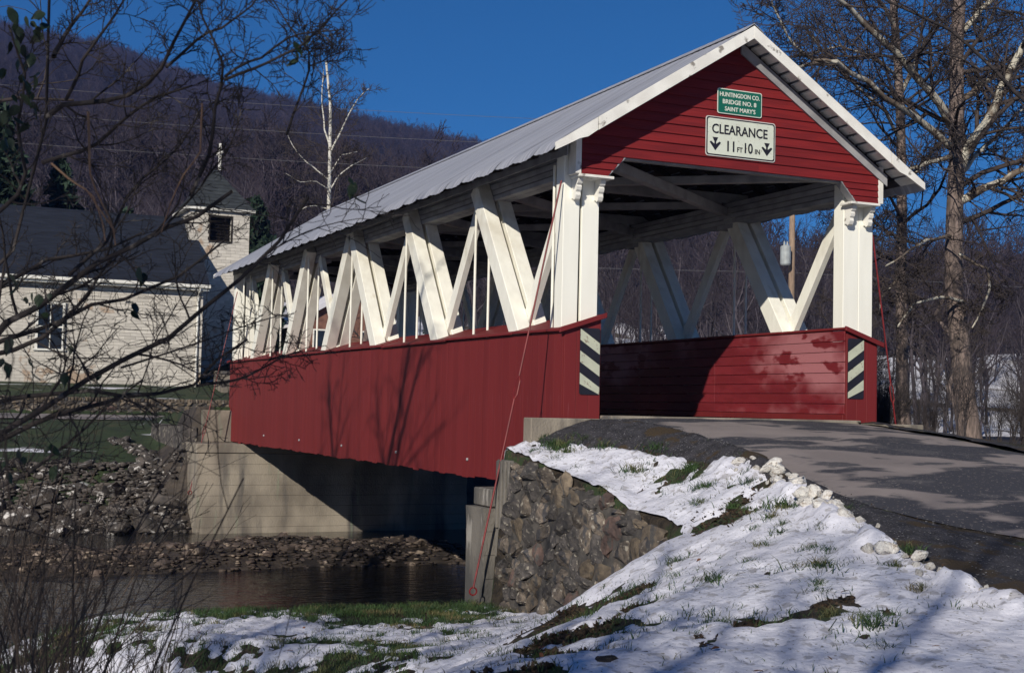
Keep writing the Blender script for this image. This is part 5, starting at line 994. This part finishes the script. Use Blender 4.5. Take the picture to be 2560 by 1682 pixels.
# foreground shrub at the left edge
fgt = tr_('foreground_tree', 'dark leafless tree close to the camera, branches sweeping across the left side', (-9.9, -13.1, -1.7))
T0 = FG[0]; tb_ = ([(-9.75, -13.2, -1.75)]+T0[0][1:], T0[1])
tree_mesh(fgt, 21, None, [tb_]+[(p, r*1.3) for p, r in FG[1:]], sides=8, l1=9, l2=6, l3=3, frac=.44, ll='twig_d', mt='twig_d', rmin=.0014, wob=.16, up=.12, minlen=.12)
for p, r in BROWN:
    p = resample(p, 10); V, Q = tubes([(p[None], (r*np.linspace(1, .5, 10))[None], 6)]); link('dead_twig', mesh_np('dead_twig', V, Q, M['twig_b'], True), fgt)
def leaf_mesh(m, seed):
    rg = np.random.default_rng(seed); n = 6; V = []; T = []
    for i in range(n+1):
        s = i/n; w = .36*math.sin(math.pi*min(1, s*1.02)**.75)*(1-.25*s); bend = -.35*s*s; cup = .12*w*4
        V += [(-w, bend*.6+cup*.2, -s), (0, bend, -s), (w, bend*.6+cup*.2, -s)]
    Q = []
    for i in range(n):
        for j in range(2): a = i*3+j; Q.append((a, a+1, a+4, a+3))
    return mesh_np('leaf', np.array(V), np.array(Q), m, True)
LM = leaf_mesh(M['leaf'], 1); LD = leaf_mesh(M['leaf_dead'], 2)
for q in LEAVES:
    for k in range(4 if q[1] < -11.9 else 2):
        s = rnd.uniform(.028, .058); link('leaf', LM, fgt, (q[0]+rnd.gauss(0, .018)*k, q[1]+rnd.gauss(0, .03)*k, q[2]+rnd.gauss(0, .025)*k+s*.5), (rnd.gauss(0, .45), rnd.gauss(0, .45), rnd.uniform(0, 6.28)), (s, s, s*1.15))

# dead weed stalks in the lower left corner
rg = np.random.default_rng(33); n = 230
fwd = rg.uniform(2.6, 8.0, n); lat = -fwd*rg.uniform(.25, .43, n)**1.0; x = CX+fwd*.409+lat*.913; y = CY+fwd*.913-lat*.409; zz = H(x, y); hh = rg.uniform(.7, 1.9, n)*np.where(lat/fwd > -.31, .55, 1)
tt = np.linspace(0, 1, 7); ln = rg.normal(0, .22, (n, 2)); P = np.stack([np.stack([x+ln[:, 0]*u*u*hh, y+ln[:, 1]*u*u*hh, zz+hh*u], 1) for u in tt], 1)+rg.normal(0, .006, (n, 7, 3)); R = rg.uniform(.0022, .0055, (n, 1))*np.linspace(1, .45, 7)[None]
P1, R1 = children(P, R, 5, .30, .65, (25, 60), rg, t0=.3, n=5, wob=.14, up=.25); P2, R2 = children(P1, R1, 3, .5, .7, (25, 60), rg, n=3, wob=.2)
V, Q = tubes([(P, R, 5), (P1, np.maximum(R1, .0012), 4), (P2, np.maximum(R2, .0009), 3)])
o = link('weed_stalks', mesh_np('weed_stalks', V, Q, M['weed'], True)); tag(o, 'dry tangled weed stalks filling the lower left corner', 'weeds'); tagk(o, 'stuff')

# ------------------------------------------------------------------ grass
def blades(x, y, z, h, rg, lean=.5, w=.0045):
    n = len(x); a = rg.uniform(0, 6.28, n); b = rg.uniform(0, 6.28, n); l = h*lean*rg.uniform(.2, 1.2, n); sx, sy = np.cos(a)*w, np.sin(a)*w; dx, dy = np.cos(b)*l, np.sin(b)*l
    V = np.stack([np.stack([x-sx, y-sy, z], 1), np.stack([x+sx, y+sy, z], 1), np.stack([x+dx*.35-sx*.8, y+dy*.35-sy*.8, z+h*.55], 1), np.stack([x+dx*.35+sx*.8, y+dy*.35+sy*.8, z+h*.55], 1), np.stack([x+dx, y+dy, z+h*.85], 1)], 1)
    i = np.arange(n)*5; return V.reshape(-1, 3), np.stack([i, i+1, i+3, i+2], 1), np.stack([i+2, i+3, i+4], 1)
rg = np.random.default_rng(44); X = rg.uniform(-9, 1.2, 420000); Y = rg.uniform(-12, 1.0, 420000); tsn = snow_t(X, Y)
lawnm = sstep(-.2, -1.0, (X+1)*.77-(Y+2.0)*.64); n_ = fbm(X*2.2, Y*2.2, 66, 3)
pr = np.where(tsn < .0, .60, np.where(tsn < .026, .26, .022))*np.where(lawnm > .5, 1.0, .42)*sstep(.36, .60, n_+.10*lawnm)
pr = pr*(X < road_l(Y)-.05)*(1-.92*np.exp(-((X+.55)/.7)**2-((Y+5.0)/.7)**2))*(1-.8*bare(X, Y)); pr *= ~((X > -1.1) & (X < -.5) & (Y > -4.6) & (Y < .4))
k_ = rg.random(len(X)) < pr; X, Y, lawnm = X[k_], Y[k_], lawnm[k_]; Z = H(X, Y)+near_tex(X, Y); hgt = rg.uniform(.035, .10, len(X))*(1+.25*lawnm*sstep(-1.6, .2, Y)); 
V, Q, T = blades(X, Y, Z-.005, hgt, rg, .9, .0036); o = link('grass', mesh_np('grass', V, Q, M['grass'], False, T)); tag(o, 'short winter grass poking through thin snow on the bank and lawn', 'grass'); tagk(o, 'stuff')
# leaf litter and crumbs of soil in the melted hollows
X = rg.uniform(-6.5, .3, 90000); Y = rg.uniform(-10.5, -.4, 90000); k_ = (rg.random(len(X)) < np.maximum(.55*(bare(X, Y) > .35)*(snow_t(X, Y) < .004), .5*np.exp(-((X+.55)/.5)**2-((Y+4.95)/.45)**2)+.035*(snow_t(X, Y) < .0)*(X > -3))) & ~((X > -1.06) & (X < -.9) & (Y > -4.7)); X, Y = X[k_], Y[k_]; n = len(X)
Z = H(X, Y)+near_tex(X, Y); P = np.stack([X, Y, Z+.012], 1); e1 = rg.normal(size=(n, 3))*.016; e2 = rg.normal(size=(n, 3))*.016; e1[:, 2] *= .6; V = np.stack([P-e1, P-e2*.8, P+e1, P+e2*.8+[0, 0, .008]], 1).reshape(-1, 3)
i = np.arange(n)*4; o = link('leaf_litter', mesh_np('leaf_litter', V, np.stack([i, i+1, i+2, i+3], 1), M['litter_near'], False)); tag(o, 'dark leaf litter and crumbs of soil in the melted hollows of the snow bank', 'leaf litter'); tagk(o, 'stuff')
TM = []
for i in range(5):
    r2 = np.random.default_rng(500+i); n = 150; a = r2.uniform(0, 6.28, n); q = np.abs(r2.normal(0, .085, n)); V, Q, T = blades(np.cos(a)*q, np.sin(a)*q, np.zeros(n), r2.uniform(.04, .17, n)*r2.uniform(.5, 1, n), r2, 1.15, .0035); TM.append(mesh_np('grass_tuft', V, Q, M['grass'], False, T))
tl = [(-2.05, -7.05, 1.1), (-1.45, -7.6, 1.5), (-1.75, -8.0, 1.0), (-2.1, -7.7, .8), (-2.35, -9.35, 1.35), (-2.2, -9.2, 1.0), (-.35, -5.6, 1.5), (-.6, -5.75, 1.2), (-1.2, -6.5, 1.1), (-.9, -6.3, .9), (-.2, -4.0, 1.1), (.05, -3.2, 1.2), (-.3, -2.5, 1.3), (.2, -2.2, 1.2), (-.15, -1.5, 1.4), (-.45, -1.0, 1.5), (-.5, -.7, 1.3), (-.1, -3.6, .9), (-.5, -4.3, 1.0), (-1.9, -6.2, .7), (-2.9, -8.4, .8), (-1.1, -7.1, .9), (-1.6, -6.9, .8), (-2.6, -9.8, 1.0), (-1.3, -8.6, .9), (-.8, -7.3, .7)]+[(float(np.interp(y_, SB[0], SB[1]))-abs(rnd.gauss(.1, .8)), y_, rnd.uniform(.5, 1.1)) for y_ in np.linspace(-9.6, -.7, 34)]+[(-.15-.4*rnd.random(), -.75-.5*rnd.random(), 1.0) for _ in range(5)]
for x, y, s in tl:
    o = link('grass_tuft', rnd.choice(TM), None, (x, y, float(H(x, y))+float(near_tex(np.array([x]), np.array([y]))[0])-.005), (0, 0, rnd.uniform(0, 6)), (s, s, s*.85)); tag(o, '%s tuft of winter grass %s' % ('large' if s > 1.15 else 'medium' if s > .85 else 'small', 'beside the concrete block at the portal' if y > -1.4 else 'in the upper snow above the wing wall' if y > -4.4 else 'on the snow past the wing wall end' if y > -6 else 'in the middle of the snow bank' if y > -7.6 else 'low on the snow bank near the camera'), 'grass tuft', 'grass tufts on the snow bank')
for i in range(46):
    x, y = rnd.uniform(-6.5, .2), rnd.uniform(-10, -.5)
    if x > float(road_l(y))-.2 or (-1.2 < x < -.4 and y > -4.8): continue
    o = link('fallen_leaf', LD, None, (x, y, float(H(x, y))+.05), (rnd.uniform(1.0, 1.9), rnd.uniform(-.4, .4), rnd.uniform(0, 6)), (.05, .05, .06)); tag(o, 'curled brown leaf lying on the snow %s' % ('of the lower lawn' if (x+1)*.77-(y+2)*.64 < -.3 else 'above the wing wall' if y > -4.5 else 'of the bank, near the road' if x > -2 else 'of the bank, towards the lawn'), 'leaf', 'fallen leaves on the snow')
bpy.context.view_layer.update()
# ------------------------------------------------------------------ air
hz = MB().box((-2590, -2590, -11.5), (2590, 2590, 420)).obj('haze', None); tagk(hz, 'stuff'); tag(hz, 'thin blue winter air filling the valley', 'haze')
hm = bpy.data.materials.new('haze_air'); hm.use_nodes = True; nt = hm.node_tree; nt.nodes.clear(); ho = nt.nodes.new('ShaderNodeOutputMaterial'); hv = nt.nodes.new('ShaderNodeVolumePrincipled')
hv.inputs['Color'].default_value = (.18, .34, 1.0, 1); hv.inputs['Density'].default_value = 1.9e-4; hv.inputs['Anisotropy'].default_value = 0.0; nt.links.new(hv.outputs[0], ho.inputs['Volume']); hz.data.materials.append(hm)
